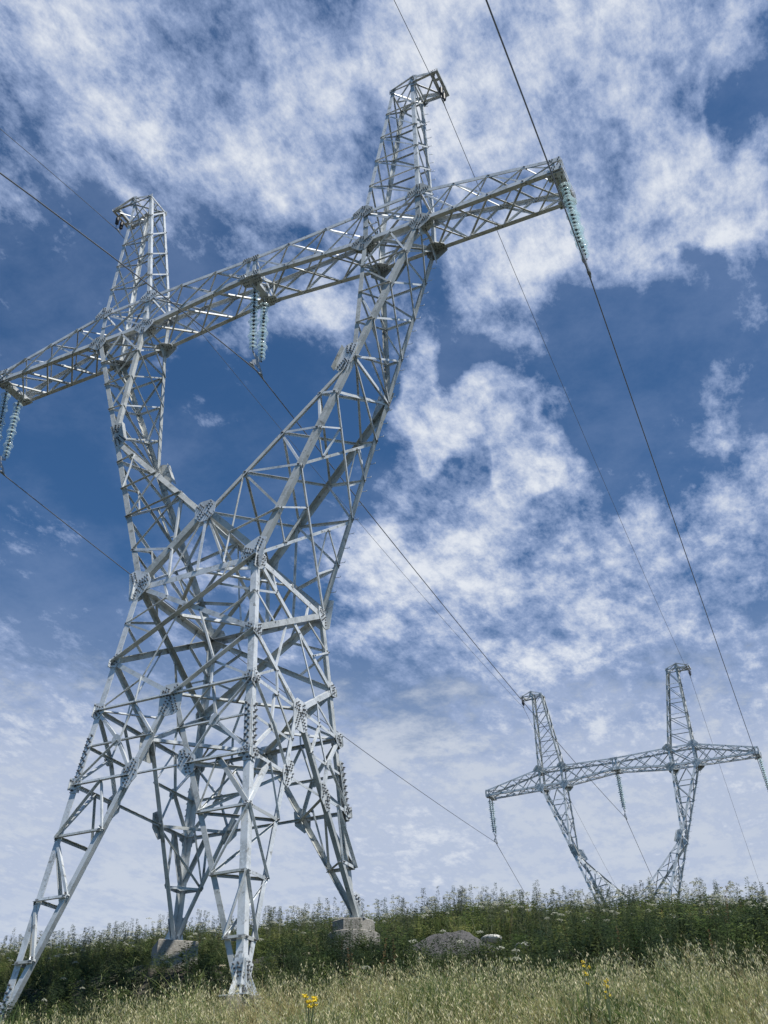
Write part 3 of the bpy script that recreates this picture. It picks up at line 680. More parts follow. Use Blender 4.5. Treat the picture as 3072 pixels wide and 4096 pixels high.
def tubeline(pts, r, name, mt, n=8):
    m = MB(); pts = [V(p) for p in pts]; b = None
    for i, p in enumerate(pts):
        t = (pts[min(i + 1, len(pts) - 1)] - pts[max(i - 1, 0)]).normalized(); u = t.cross(Z_).normalized(); w = u.cross(t)
        rr = r[i] if isinstance(r, list) else r
        for k in range(n): m.v.append(tuple(p + (u * math.cos(k * math.tau / n) + w * math.sin(k * math.tau / n)) * rr))
    for i in range(len(pts) - 1):
        for k in range(n): m.f.append((i * n + k, i * n + (k + 1) % n, (i + 1) * n + (k + 1) % n, (i + 1) * n + k)); m.m.append(0)
    return m.build(name, mt, None, True)
# attachment points of the near tower (string top) in tower coordinates
ATT = {'left': (-9.9, -.23), 'centre': (.0, .18), 'right': (9.95, -.23)}
IN = {'left': 'left arm tip', 'centre': 'middle of the crossarm', 'right': 'right arm tip'}
WX = {'left': (-9.85, .1), 'centre': (.05, .05), 'right': (10.10, .05)}
GW = {'left': (-6.45, 6.10), 'right': (6.50, 5.72)}
def setT(o, M4): o.matrix_world = M4 @ o.matrix_world
strs = []
ends = {}
for tower, MT, nm in (('near', Matrix.Identity(4), 'near pylon'), ('far', T2, 'far pylon')):
    for side in ATT:
        x, z = ATT[side]; xc = WX[side][0]
        top_z = z; bot = z - SL
        for y, wd in ((-.30, 'nearer'), (.30, 'farther')):
            s_ = make_string((0, 0, 0), f'{wd} string of pale glass discs under the {IN[side]} of the {nm}', 'glass disc insulator strings')
            a = MT @ V((x, y * 1.0, z)); b = MT @ V((xc, y * .80 + .06, bot))
            b = V((b.x, b.y, a.z - SL * .999))
            q = (b - a).normalized().to_track_quat('-Z', 'Y')
            s_.matrix_world = Matrix.Translation(a) @ q.to_matrix().to_4x4()
        base = MT @ V((xc, .06, bot)); a0 = MT @ V((x, 0, z)); base.z = a0.z - SL - .01
        if tower == 'far': base.y = (MT @ V((0, .06, bot))).y
        clamp(base, f'forked clamp under the glass strings at the {IN[side]} of the {nm}', 'suspension clamps', None)
        ends[(tower, side)] = base + V((.02, 0, -.55))
    for side in GW:
        x, z = GW[side]; s = -1 if side == 'left' else 1
        top = MT @ V((s * 6.44, -.18 if s < 0 else .12, G['pz'] - .06)); 
        for k, dy in enumerate((-.10, .14)):
            g = tag(empty('ground_wire_insulator', top + V((0, dy, 0))), f'small black insulator {"nearer" if k == 0 else "farther"} under the {side} peak of the {nm}', 'insulator', 'black insulators at the peaks')
            mm = MB(); mm.cyl((0, 0, 0), (0, 0, -.14), .01, 6); mm.cyl((0, 0, -.5), (0, 0, -.66), .01, 6); mm.build('link', CAP, g)
            mm = MB(); mm.lathe([(0, -.12), (.04, -.13)] + [(.072 if j % 2 else .05, -.15 - j * .035) for j in range(10)] + [(.03, -.51), (0, -.52)], 12); mm.build('shed_body', RUBBER, g, True)
            mm = MB(); mm.cyl((.09, 0, -.12), (.12, 0, -.3), .006, 5); mm.cyl((.12, 0, -.3), (.09, 0, -.42), .006, 5); mm.cyl((.09, 0, -.42), (.02, 0, -.5), .006, 5); mm.build('arcing_horn', CAP, g)
        e = top + V((0, .02, -.72)); c = tag(empty('ground_wire_clamp', e), f'small clamp holding the thin wire below the {side} peak of the {nm}', 'cable clamp', 'ground wire clamps')
        mm = MB(); mm.cyl((0, -.18, -.02), (0, 0, .02), .012, 6, 0, .03); mm.cyl((0, 0, .02), (0, .18, -.02), .03, 6, 0, .012); mm.box((0, 0, .05), X_ * .02, Y_ * .03, Z_ * .04); mm.build('clamp_body', FIT, c)
        ends[(tower, 'g' + side)] = e
for o in (DB, DS, CP): bpy.data.objects.remove(o)
bpy.context.view_layer.update()

# ------------------------------------------------------------------ wires
SAG = {'left': .43, 'centre': .50, 'right': .15, 'gleft': .52, 'gright': .60}
LB = {'left': ('thick power cable hung from the left arm tips of both pylons', 'power cable'), 'centre': ('thick power cable hung from the middle of both crossarms', 'power cable'), 'right': ('thick power cable hung from the right arm tips of both pylons', 'power cable'),
      'gleft': ('thin wire strung between the left peaks of both pylons', 'ground wire'), 'gright': ('thin wire strung between the right peaks of both pylons', 'ground wire')}
END = {'left': -.30, 'centre': -.27, 'right': -.27, 'gleft': -.257, 'gright': -.253}
for k in SAG:
    A = ends[('near', k)]; B = ends[('far', k)]; pts = []
    dz = -.31 if k[0] != 'g' else -.29
    for t in list(np.linspace(60, 2, 24)) + [1, .5, .25]: pts.append(A + V((.0676 * t, -t, dz * t + (.0005 - .0037) * t * t * (1 if t < 30 else 1))))
    for t in np.linspace(0, 1, 60): p = A.lerp(B, float(t)); p.z -= 4 * SAG[k] * t * (1 - t); pts.append(p)
    for t in np.linspace(2, 90, 20): pts.append(B + V((-.045 * t, t, END[k] * t + .0009 * t * t)))
    r0 = .0165 if k[0] != 'g' else .010
    rad = [r0 * (1.35 if (p - A).length < .9 or (p - B).length < .9 else 1) for p in pts]
    o = tubeline(pts, rad, 'power_cable' if k[0] != 'g' else 'ground_wire', CABLE); tag(o, *LB[k], group='wires between the pylons')

# ------------------------------------------------------------------ footings
def footing(c, ztop, zbot, label, round_base):
    a, b = body(FOOT[c]); x, y = c[0] * (a - .08), c[1] * (b - .05)
    if c == (1, 1): x -= .12
    m = MB()
    if round_base:
        m.lathe([(0, zbot), (.58, zbot), (.58, ztop - .28), (.56, ztop - .26), (.50, ztop - .255)], 28, 0, (x, y, 0))
        pr = [(.54 * (1 if i % 2 else 1), 0) for i in range(8)]
        m.lathe([(.49, ztop - .257), (.49, ztop - .02), (.465, ztop), (0, ztop)], 8, 0, (x, y, 0))
    else:
        k = .62 if c[1] < 0 else 1; m.lathe([(.72 * k, zbot), (.66 * k, ztop - .025), (.62 * k, ztop), (0, ztop)], 4, 0, (x, y, 0))
    o = m.build('concrete_footing', CONC); tag(o, label, 'concrete footing', 'concrete footings under the near pylon'); return x, y
footing((1, 1), -18.35, -19.8, 'round-based concrete footing under the pylon leg at the right rear', True)
footing((-1, 1), -18.35, -19.6, 'square concrete footing on the soil shelf under the left rear leg', False)
footing((1, -1), -20.63, -21.9, 'concrete footing in oat grass under the front leg nearest the middle of the photo', False)
footing((-1, -1), -20.96, -21.9, 'concrete footing in the grass under the leg at the photo\'s lower left corner', False)

# ------------------------------------------------------------------ loose things on the ground
def blob(name, loc, sx, sy, sz, mt, seed, sub=3, rough=.25, label=None, cat=None, group=None, cut=0.):
    bm = bmesh.new(); bmesh.ops.create_icosphere(bm, subdivisions=sub, radius=1); rr = random.Random(seed)
    ph = [[rr.uniform(0, 6.3) for _ in range(3)] for _ in range(5)]; fr = [[rr.uniform(-3.2, 3.2) * (1 + k * .8) for _ in range(3)] for k in range(5)]
    for v in bm.verts:
        d = sum(math.sin(v.co.x * fr[k][0] + ph[k][0]) * math.sin(v.co.y * fr[k][1] + ph[k][1] + v.co.z * fr[k][2]) / (k + 1.3) for k in range(5))
        v.co *= 1 + rough * d
        if name == 'gravel_heap':                    # cone-like slopes
            rr_ = min(1, math.hypot(v.co.x, v.co.y)); v.co.z = (1 - rr_) ** .85 * (1 + .12 * math.sin(9 * v.co.x + 5 * v.co.y)) + rr.gauss(0, .015) if v.co.z > 0 else v.co.z * .3
        v.co = V((v.co.x * sx, v.co.y * sy, v.co.z * sz))
    me = bpy.data.meshes.new(name); bm.to_mesh(me); bm.free(); me.materials.append(mt)
    me.polygons.foreach_set('use_smooth', [sub > 2] * len(me.polygons))
    o = bpy.data.objects.new(name, me); C.objects.link(o); o.location = loc; o.rotation_euler.z = rr.uniform(0, 6)
    if label: tag(o, label, cat, group)
    return o
for i, (x, y, s_, lab) in enumerate(((.75, -4.55, .26, 'largest tan stone on the grassy ledge near the lower left leg'), (1.6, -4.2, .2, 'flat tan stone to the right of the largest stone'), (.2, -4.1, .14, 'small stone left of the largest tan stone'), (-.1, .95, .13, 'pale stone on the bare bank behind the front leg'), (1.4, 2.0, .16, 'pale stone lying on the soil shelf left of the round footing'), (3.3, 1.5, .11, 'small pale stone at the foot of the round footing'))):
    blob('stone', (x, y, hz(x, y) + s_ * .25), s_, s_ * .8, s_ * .6, STONE, 40 + i, 2, .3, lab, 'stone', 'stones on the bare ground')
def gravel_heap(cx, cy, sx, sy, h):
    rr = random.Random(5); bm = bmesh.new(); bmesh.ops.create_icosphere(bm, subdivisions=5, radius=1)
    for v in bm.verts:
        r_ = min(1, math.hypot(v.co.x, v.co.y)); x_, y_ = cx + v.co.x * sx, cy + v.co.y * sy
        lump = .09 * math.sin(5 * v.co.x + 2) * math.cos(6 * v.co.y) + .05 * math.sin(13 * v.co.x + 9 * v.co.y)
        top = h * ((1 - r_) ** .8 * (1 + .8 * lump) + .35 * math.exp(-((v.co.x + .5) ** 2 + v.co.y ** 2) * 9)) + rr.gauss(0, .014)
        v.co = V((x_, y_, hz(x_, y_) - .12 + (top if v.co.z > 0 else -.2)))
    me = bpy.data.meshes.new('gravel_heap'); bm.to_mesh(me); bm.free(); me.materials.append(GRAVEL)
    o = bpy.data.objects.new('gravel_heap', me); C.objects.link(o); tag(o, 'low heap of dark grey gravel on the shelf right of the round footing', 'gravel heap')
gravel_heap(4.75, 2.7, 1.75, 1.1, .54)
blob('sack', (5.2, 3.25, hz(5.2, 3.25) + .36), .24, .16, .09, SACK, 8, 3, .2, 'white sack lying on top of the gravel heap', 'sack', 'white sacks by the gravel')
blob('sack', (6.3, 2.1, hz(6.3, 2.1) + .14), .25, .16, .09, SACK, 9, 3, .22, 'white sack lying on the ground right of the gravel heap', 'sack', 'white sacks by the gravel')

# ------------------------------------------------------------------ vegetation (numpy meshes)
def quick(name, verts, faces, tint, mt, label, cat=None, kind='stuff', parent=None):
    """verts (N,3), faces (M,k) all with k corners, tint (N,3)"""
    me = bpy.data.meshes.new(name); k = faces.shape[1]
    me.vertices.add(len(verts)); me.vertices.foreach_set('co', verts.astype(np.float32).ravel())
    me.loops.add(faces.size); me.loops.foreach_set('vertex_index', faces.astype(np.int32).ravel())
    me.polygons.add(len(faces)); me.polygons.foreach_set('loop_start', np.arange(len(faces), dtype=np.int32) * k)
    me.polygons.foreach_set('loop_total', np.full(len(faces), k, dtype=np.int32))
    at = me.color_attributes.new('tint', 'FLOAT_COLOR', 'POINT')
    at.data.foreach_set('color', np.concatenate([tint, np.ones((len(tint), 1))], 1).astype(np.float32).ravel())
    me.materials.append(mt); me.update(calc_edges=True)
    o = bpy.data.objects.new(name, me); C.objects.link(o)
    if label: o['label'] = label
    if cat: o['category'] = cat
    if kind: o['kind'] = kind
    if parent: o.parent = parent
    return o
camxy = np.array([CAM.x, CAM.y])
def inview(x, y, m=3.):
    dx, dy = x - camxy[0], y - camxy[1]; az = np.degrees(np.arctan2(dx, dy)); return (az > -48 - m) & (az < -2 + m)
def vnoise(x, y, s, seed=0):
    a = np.sin(x * s + seed) * np.cos(y * s * 1.3 - seed * 2) + .6 * np.sin(x * s * 2.3 - y * s * 1.7 + seed * 3) + .4 * np.cos(x * s * 4.1 + y * s * 3.7 + seed)
    return a / 2
def scatter(n, x0, x1, y0, y1, dens):
    x = RNG.uniform(x0, x1, n); y = RNG.uniform(y0, y1, n); k = (RNG.uniform(0, 1, n) < dens(x, y)) & inview(x, y)
    for fx, fy, fr in ((2.35, 2.3, .75), (-2.4, 2.35, .85), (2.75, -2.65, .26), (-2.8, -2.7, .26)): k &= (x - fx) ** 2 + (y - fy) ** 2 > fr * fr
    thin = RNG.uniform(0, 1, n) < .06
    for fx, fy, hw, sl, y0 in ((5.45, 2.6, 1.6, .38, .3), (2.4, 2.3, .9, .5, -.2), (-2.4, 2.3, .8, .72, .2)): k &= ~((np.abs(x - fx - (fy - y) * sl) < hw) & (y > y0) & (y < 3.6)) | thin; return x[k], y[k]
def blades(x, y, h, w, lean, seg=2, base=None):
    """curved tapering blades; returns verts, tri faces"""
    n = len(x); z = hgt(x, y) if base is None else base
    a = RNG.uniform(0, 2 * np.pi, n); b = RNG.uniform(0, 2 * np.pi, n)
    ca, sa = np.cos(a) * w / 2, np.sin(a) * w / 2; lx, ly = (np.cos(b) - .35) * lean * h, np.sin(b) * lean * h
    P = []
    for t, ww in ((0, 1.), (.45, .85), (.8, .55), (1., 0.)):
        cx, cy, cz = x + lx * t * t, y + ly * t * t, z + h * (t - .18 * t * t * np.minimum(lean * 2, 1))
        if ww > 0: P += [np.stack([cx - ca * ww, cy - sa * ww, cz], -1), np.stack([cx + ca * ww, cy + sa * ww, cz], -1)]
        else: P += [np.stack([cx, cy, cz], -1)]
    Vv = np.stack(P, 1); base_ = (np.arange(n) * 7)[:, None]
    F = np.concatenate([base_ + np.array(q) for q in ((0, 1, 3), (0, 3, 2), (2, 3, 5), (2, 5, 4), (4, 5, 6))], 0)
    return Vv, F, (lx, ly)
def cols(n, palette, var=.15, per=7):
    p = np.array(palette); c = p[RNG.integers(0, len(p), n)] * (1 + RNG.normal(0, var, (n, 1))); return np.repeat(np.clip(c, .01, 1), per, 0)
# foreground oat grass ----------------------------------------------------
def edge(x): return np.interp(x, [-8, -3, -1, 1.5, 3.0, 5, 6.5, 8, 10, 14], [-2.6, -3.6, -4.3, -3.4, -2.4, -1.9, -1.2, -2.2, -1.6, -.9]) + .45 * vnoise(x, x * 0, 1.7, 2)
def dgrass(x, y):
    d = np.clip((edge(x) - y) / .8 + .5, 0, 1)
    bare = np.exp(-(((x - .9) / 1.1) ** 2 + ((y + 4.4) / .5) ** 2))
    return d * (1 - .9 * bare)
x, y = scatter(95000, -9, 15, -13.5, -1.5, dgrass)
n = len(x); h = (.44 + .26 * vnoise(x, y, 1.1, 1) + .10 * vnoise(x, y, 3.1, 4) + RNG.uniform(-.18, .22, n)); h = np.clip(h, .12, 1.0)
Vv, F, _ = blades(x, y, h, RNG.uniform(.007, .014, n), RNG.uniform(.1, .7, n))
dry = np.clip(.5 + vnoise(x, y, .6, 5), 0, 1)
gp = np.array([(.22, .27, .08), (.14, .20, .06), (.30, .33, .12)]); dp = np.array([(.50, .46, .25), (.38, .36, .17), (.46, .45, .22)])
pick = RNG.uniform(0, 1, n) < (.25 + .55 * dry)
c = np.where(pick[:, None], dp[RNG.integers(0, 3, n)], gp[RNG.integers(0, 3, n)]) * (1 + RNG.normal(0, .15, (n, 1)))
quick('wild_grass', Vv.reshape(-1, 3), F, np.repeat(np.clip(c, .01, 1), 7, 0), STRAW, 'green and straw coloured grass covering the foreground slope', 'grass')
# tufts: clustered blades that share hue, height and lean
cx_, cy_ = scatter(9000, -9, 15, -13.5, -1.0, lambda x, y: dgrass(x, y - .2)); kk = 22; nc = len(cx_)
x = np.repeat(cx_, kk) + RNG.normal(0, .055, nc * kk); y = np.repeat(cy_, kk) + RNG.normal(0, .055, nc * kk)
hh = np.repeat(np.clip(.54 + .36 * vnoise(cx_, cy_, 1.1, 3) + RNG.normal(0, .16, nc), .18, 1.2), kk) * RNG.uniform(.6, 1.1, nc * kk)
Vv, F, _ = blades(x, y, hh, RNG.uniform(.008, .016, nc * kk), RNG.uniform(.15, .9, nc * kk))
pal = np.array([(.10, .16, .05), (.16, .23, .07), (.22, .27, .09), (.40, .38, .18), (.34, .28, .14), (.07, .12, .045)]); w_ = np.clip(.5 + vnoise(cx_, cy_, .7, 5), 0, 1)
ci = np.where(RNG.uniform(0, 1, nc) < w_ * .95, RNG.integers(3, 5, nc), np.array([0, 1, 2, 5])[RNG.integers(0, 4, nc)]); c = np.repeat(pal[ci] * (1 + RNG.normal(0, .15, (nc, 1))), kk, 0) * (1 + RNG.normal(0, .1, (nc * kk, 1)))
quick('grass_tufts', Vv.reshape(-1, 3), F, np.repeat(np.clip(c, .01, 1), 7, 0), STRAW, 'dense tufts of darker green and brown grass in the foreground meadow', 'grass')
# oat stalks with hanging spikelets
def oats(x, y, hmin, hmax, nsp, name, label):
    n = len(x); h = RNG.uniform(hmin, hmax, n); Vv, F, (lx, ly) = blades(x, y, h, np.full(n, .006), RNG.uniform(.08, .3, n))
    stalkc = cols(n, [(.36, .34, .17), (.24, .27, .11), (.42, .38, .22)], .12)
    k = nsp; t = RNG.uniform(.58, 1.02, (n, k)); z0 = hgt(x, y)
    cx = x[:, None] + lx[:, None] * t * t + RNG.normal(0, .022, (n, k)); cy = y[:, None] + ly[:, None] * t * t + RNG.normal(0, .022, (n, k)); cz = z0[:, None] + h[:, None] * (t - .05 * t * t)
    L_ = RNG.uniform(.034, .062, (n, k)); ww = L_ * .13; a = RNG.uniform(0, np.pi, (n, k))
    dx = RNG.normal(0, .35, (n, k)) + np.sign(cx - x[:, None]) * .25; dy = RNG.normal(0, .35, (n, k)); dz = np.where(RNG.uniform(0, 1, (n, k)) < .7, -1., 1.)
    q = np.stack([np.stack([cx, cy, cz], -1),
                  np.stack([cx + dx * L_ * .45 + np.cos(a) * ww, cy + dy * L_ * .45 + np.sin(a) * ww, cz + dz * L_ * .45], -1),
                  np.stack([cx + dx * L_, cy + dy * L_, cz + dz * L_], -1),
                  np.stack([cx + dx * L_ * .45 - np.cos(a) * ww, cy + dy * L_ * .45 - np.sin(a) * ww, cz + dz * L_ * .45], -1)], 2).reshape(-1, 3)
    m4 = n * k; b = (np.arange(m4) * 4)[:, None] + len(Vv) * 7
    F2 = np.concatenate([b + np.array((0, 1, 2)), b + np.array((0, 2, 3))], 0)
    sc_ = cols(m4, [(.64, .57, .34), (.52, .49, .25), (.70, .64, .42), (.38, .41, .18)], .12, 4)
    quick(name, np.concatenate([Vv.reshape(-1, 3), q]), np.concatenate([F, F2]), np.concatenate([stalkc, sc_]), STRAW, label, 'grass')
x, y = scatter(34000, -9, 15, -13.5, -1.2, lambda x, y: dgrass(x, y - .25) * np.clip(.62 + .5 * vnoise(x, y, .9, 9), .15, 1))
oats(x, y, .42, 1.0, 11, 'oat_grass', 'ripe wild oats with drooping pale seed heads on the foreground slope')

# leafy weeds ------------------------------------------------------------------
def template(nl, hgt_, width, llen, lw, spire, seed, curl=.5):
    r = np.random.default_rng(seed); L_ = []; S_ = []
    stems = 1 if spire else 4
    st = []
    for s in range(stems):
        az = r.uniform(0, 6.28); ln = 0 if spire else r.uniform(.1, .4); hh = hgt_ * (1 if s == 0 else r.uniform(.6, 1.)); st.append((np.cos(az) * ln * hh, np.sin(az) * ln * hh, hh))
    v = []; f = []
    def quadleaf(p, d, up, l, w):
        side = np.cross(d, up); side /= (np.linalg.norm(side) + 1e-6); b = len(v)
        v.extend([p, p + d * l * .5 + side * w / 2 + up * l * .06, p + d * l - up * l * .15, p + d * l * .5 - side * w / 2 + up * l * .06]); f.append((b, b + 1, b + 2)); f.append((b, b + 2, b + 3))
    for (ex, ey, hh) in st:
        b = len(v)
        for a in (0, 2.1, 4.2): v.append(np.array([np.cos(a) * .006, np.sin(a) * .006, 0]))
        v.append(np.array([ex, ey, hh])); f.extend([(b, b + 1, b + 3), (b + 1, b + 2, b + 3), (b + 2, b, b + 3)])
        for i in range(nl // stems):
            t = r.uniform(.12, 1.0) ** (.8); p = np.array([ex * t, ey * t, hh * t])
            if spire:
                rad = width * (1.02 - t) ** .8 * (.35 + .65 * r.uniform()); sl = 1 - .45 * t
            else: rad = width * (.35 + .65 * np.sin(np.pi * min(t, .97))) * r.uniform(.1, 1); sl = 1
            a = r.uniform(0, 6.28); d = np.array([np.cos(a), np.sin(a), r.uniform(-.1, .9 if spire else .6)]); d /= np.linalg.norm(d)
            p = p + np.array([np.cos(a), np.sin(a), .5]) * rad * .55
            quadleaf(p, d, np.array([r.normal(0, .3), r.normal(0, .3), 1.]), llen * sl * r.uniform(.6, 1.2), lw * sl * r.uniform(.6, 1.2))
    return np.array(v), np.array(f)
def spread(x, y, temps, smin, smax, palette, name, label, sink=.03, var=.18):
    VV, FF, TT = [], [], []; off = 0; z = hgt(x, y); which = RNG.integers(0, len(temps), len(x)); pal = np.array(palette)
    for k, (tv, tf) in enumerate(temps):
        idx = np.where(which == k)[0]; n = len(idx)
        if not n: continue
        a = RNG.uniform(0, 6.28, n); s = RNG.uniform(smin, smax, n); ca, sa = np.cos(a) * s, np.sin(a) * s
        tx, ty = RNG.normal(0, .08, n), RNG.normal(0, .08, n)
        X = tv[None, :, 0] * ca[:, None] - tv[None, :, 1] * sa[:, None] + x[idx][:, None] + tv[None, :, 2] * tx[:, None]
        Y = tv[None, :, 0] * sa[:, None] + tv[None, :, 1] * ca[:, None] + y[idx][:, None] + tv[None, :, 2] * ty[:, None]
        Z = tv[None, :, 2] * s[:, None] + z[idx][:, None] - sink
        VV.append(np.stack([X, Y, Z], -1).reshape(-1, 3)); FF.append((tf[None] + (np.arange(n) * len(tv))[:, None, None] + off).reshape(-1, 3))
        c = pal[RNG.integers(0, len(pal), n)] * (1 + RNG.normal(0, var, (n, 1))) * (1 + .45 * vnoise(x[idx], y[idx], 1.3, 6)[:, None] * np.array([1.25, 1, .6])); cc = np.repeat(c[:, None], len(tv), 1) * (1 + RNG.normal(0, .12, (n, len(tv), 1)))
        TT.append(cc.reshape(-1, 3)); off += n * len(tv)
    return quick(name, np.concatenate(VV), np.concatenate(FF), np.clip(np.concatenate(TT), .005, 1), LEAF, label, 'weeds')
bushy = [template(150, .75, .20, .085, .026, False, 10 + i) for i in range(5)]
spires = [template(170, 1.15, .13, .085, .016, True, 30 + i) for i in range(5)]
lowt = [template(90, .35, .18, .075, .028, False, 50 + i) for i in range(4)]
# crest
def dcrest(x, y):
    e = np.interp(x, [-16, -8, -3, 0, 3, 5, 8, 14], [3.2, 3.6, 4.2, 4.3, 4.0, 4.4, 3.0, 2.0]); return np.clip((y - e) / .5, 0, 1) * (1 - .25 * (y > 11))
G1 = [(.11, .15, .05), (.15, .18, .06), (.08, .12, .045), (.19, .21, .09)]
x, y = scatter(8600, -20, 15, 2, 15.5, dcrest); spread(x, y, bushy, .65, 1.15, G1, 'weeds', 'dense green weeds covering the crest behind the near pylon')
x, y = scatter(5200, -20, 15, 3.5, 15.5, lambda x, y: dcrest(x, y) * np.clip(.45 + .5 * vnoise(x, y, .9, 4), .05, 1)); spread(x, y, spires, .7, 1.2, [(.10, .13, .08), (.13, .15, .10), (.08, .11, .06)], 'tall_weeds', 'tall spiky weeds standing up along the skyline of the crest')
# bank: dark plants, greens deepened further to paint in shadow
def dbank(x, y):
    r_ = np.clip((x - 2.2) / 1.2, 0, 1) * np.clip((y - edge(x) + .4) / .5, 0, 1) * (y < np.interp(x, [3, 6, 8, 14], [.6, 1.3, 4.0, 4.0]))
    l_ = (x <= 3.2) * np.clip((y - edge(x) + .4) / .5, 0, 1) * (y < .7) * .35
    return np.clip(r_ + l_, 0, 1)
G2 = [(.040, .068, .032), (.06, .095, .036), (.05, .075, .045), (.10, .13, .05)]
x, y = scatter(6200, -12, 15, -5.5, 4.2, dbank); spread(x, y, bushy, .5, .95, G2, 'bank_plants', 'dark green leafy plants covering the bank below the shelf')
x, y = scatter(1700, 2, 15, -4.5, 3.5, dbank); spread(x, y, spires, .45, .85, [(.06, .09, .05), (.05, .075, .035)], 'bank_weeds', 'upright weeds among the dark plants on the bank')
x, y = scatter(3000, -16, 12, -3.5, 4.6, lambda x, y: np.where(y > .7, .34, .5) * (x < 8)); spread(x, y, lowt, .5, 1.1, G2, 'low_herbs', 'low herbs scattered over the bare soil of the shelf and bank')
# long grass hanging over the bank edge
x, y = scatter(34000, -9, 15, -5, 3.8, lambda x, y: np.clip(dbank(x, y) * .6 + (y > .2) * .10, 0, 1)); n = len(x)
Vv, F, _ = blades(x, y, RNG.uniform(.2, .62, n), RNG.uniform(.008, .016, n), RNG.uniform(.3, 1.1, n))
quick('bank_grass', Vv.reshape(-1, 3), F, cols(n, [(.09, .13, .045), (.14, .18, .06), (.22, .24, .10), (.07, .10, .04)], .22), STRAW, 'long dark green grass drooping over the bank', 'grass')
x, y = scatter(30000, -20, 15, 3.5, 14, lambda x, y: dcrest(x, y) * .8); n = len(x)
Vv, F, _ = blades(x, y, RNG.uniform(.4, 1.05, n), RNG.uniform(.008, .016, n), RNG.uniform(.1, .6, n))
quick('crest_grass', Vv.reshape(-1, 3), F, cols(n, [(.08, .11, .04), (.12, .14, .06), (.17, .17, .09)], .2), STRAW, 'tall thin grass mixed with weeds on the crest', 'grass')
# coarser, yellower clumps and rusty seed spikes break up the weeds
coarse = [template(80, .75, .28, .11, .042, False, 70 + i) for i in range(4)]; docks = [template(120, 1.05, .07, .05, .03, True, 90 + i) for i in range(3)]
x, y = scatter(1500, -20, 15, -3.2, 12, lambda x, y: np.clip(dcrest(x, y) + dbank(x, y), 0, 1) * (vnoise(x, y, 1.9, 8) > .15)); spread(x, y, coarse, .6, 1.15, [(.13, .17, .06), (.17, .20, .07), (.09, .13, .05)], 'broad_leaved_weeds', 'broad-leaved yellowish green weeds in clumps among the darker plants')
x, y = scatter(700, -20, 15, -3.2, 11, lambda x, y: np.clip(dcrest(x, y) + dbank(x, y), 0, 1) * (vnoise(x, y, 1.4, 3) > .2)); spread(x, y, docks, .6, 1.0, [(.16, .10, .055), (.20, .14, .08)], 'dock_spikes', 'rusty brown seed spikes among the weeds')
# white umbels
def umbels(x, y, h, name, label, palette, r0=.072, nf=40):
    n = len(x); z = hgt(x, y) + h; VV, FF, TT = [], [], []; off = 0
    Vs, Fs, _ = blades(x, y, h, np.full(n, .008), np.full(n, .02)); VV.append(Vs.reshape(-1, 3)); FF.append(Fs); TT.append(np.tile([[.07, .1, .04]], (n * 7, 1))); off = n * 7
    rr = r0 * RNG.uniform(.6, 1.3, n); a = RNG.uniform(0, 6.28, (n, nf)); q = np.sqrt(RNG.uniform(0, 1, (n, nf))); cx = x[:, None] + np.cos(a) * q * rr[:, None]; cy = y[:, None] + np.sin(a) * q * rr[:, None]
    cz = z[:, None] + .03 * (1 - q * q) + RNG.normal(0, .004, (n, nf)); s = .012; t = RNG.uniform(0, 3, (n, nf)); til = RNG.normal(0, .5, (n, nf))
    c_ = np.cos(t) * s; s_ = np.sin(t) * s
    P = [np.stack([cx + c_, cy + s_, cz + til * s], -1), np.stack([cx - s_, cy + c_, cz + s * .7], -1), np.stack([cx - c_, cy - s_, cz - til * s], -1), np.stack([cx + s_, cy - c_, cz - s * .7], -1)]
    v4 = np.stack(P, 2).reshape(-1, 3); m4 = n * nf; b = (np.arange(m4) * 4)[:, None] + off
    VV.append(v4); FF.append(b + np.array((0, 1, 2))); FF.append(b + np.array((0, 2, 3))); TT.append(cols(m4, palette, .08, 4))
    return np.concatenate(VV), np.concatenate(FF), np.concatenate(TT)
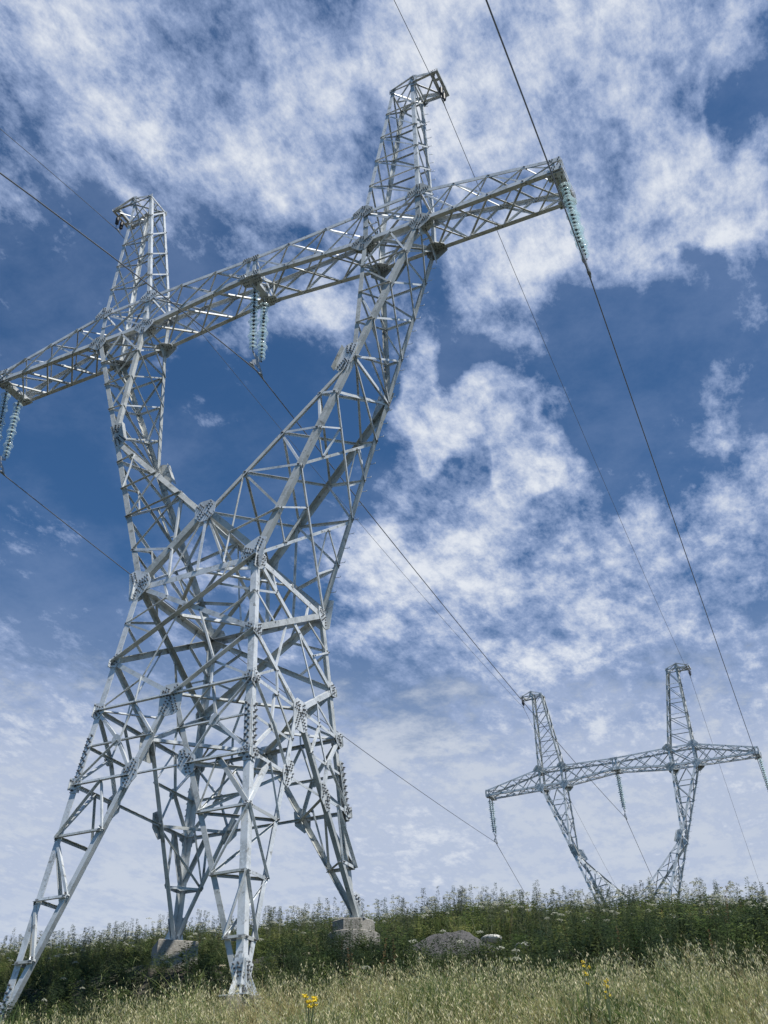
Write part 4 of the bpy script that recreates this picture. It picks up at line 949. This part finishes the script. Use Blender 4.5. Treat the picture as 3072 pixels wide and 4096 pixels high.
x, y = scatter(2600, -20, 15, -2.5, 13, lambda x, y: np.clip(dcrest(x, y) * (.7 + .6 * vnoise(x, y, 1.1, 3)) * np.where(y < 8, 1.4, .7) + dbank(x, y) * .13, 0, 1) * np.where(y > 9, .5, 1)); v, f, t = umbels(x, y, RNG.uniform(.78, 1.2, len(x)) * np.where(y > 3, 1, .72), '', '', [(.50, .50, .42), (.42, .43, .34), (.36, .38, .28)])
quick('white_wildflowers', v, f, t, PETAL, 'flat-topped white flower heads scattered through the weeds', 'flowers')
# yellow flowering plants: countable things
def yellow(x, y, h, s, label):
    root = tag(empty('yellow_wildflower', (x, y, hz(x, y))), label, 'flower', 'yellow wildflowers in the oat grass')
    st = MB(); rr = random.Random(int(x * 100)); hd = []
    for k in range(7):
        a = rr.uniform(0, 6.28); r_ = rr.uniform(.02, .10) * s; p = V((math.cos(a) * r_, math.sin(a) * r_, h * rr.uniform(.84, 1.0))); st.cyl((0, 0, -.05), (0, 0, h * .6), .006, 5); st.cyl((0, 0, h * .6), p, .004, 5); hd.append(p)
        q = V((math.cos(a) * .09, math.sin(a) * .09, h * rr.uniform(.2, .7))); st.flat((0, 0, q.z - .05), q, (0, 0, 1), .02, .002)
    st.build('stem', LEAFG, root)
    for p in hd:
        m = MB()
        for k in range(int(30 * s) + 8):
            a = rr.uniform(0, 6.28); d = math.sqrt(rr.random()) * .045 * s; c = p + V((math.cos(a) * d, math.sin(a) * d, rr.uniform(-.012, .02))); nn = V((rr.gauss(0, 1), rr.gauss(0, 1) - .8, rr.gauss(0, .6))).normalized(); u = nn.orthogonal().normalized(); w_ = nn.cross(u)
            rad = .011 * s; m.add([c + nn * .004] + [c + (u * math.cos(j * math.tau / 6) + w_ * math.sin(j * math.tau / 6)) * rad for j in range(6)], [(0, j + 1, (j + 1) % 6 + 1) for j in range(6)])
        m.build('flower_head', YEL, root)
YEL = mat('yellow_petals', (.80, .58, .02), .6); LEAFG = mat('green_stem', (.07, .10, .035), .7)
yellow(6.51, -7.0, hz(0, 0) * 0 + max(.3, -21.50 - hz(6.51, -7.0)), .85, 'largest clump of yellow flowers, low in the oat grass right of the front leg')
yellow(9.69, -6.0, max(.3, -21.25 - hz(9.69, -6.0)), .5, 'upper of the two yellow flowers at the right, against dark plants')
yellow(9.92, -6.0, max(.3, -21.45 - hz(9.92, -6.0)), .45, 'lower of the two yellow flowers at the right')
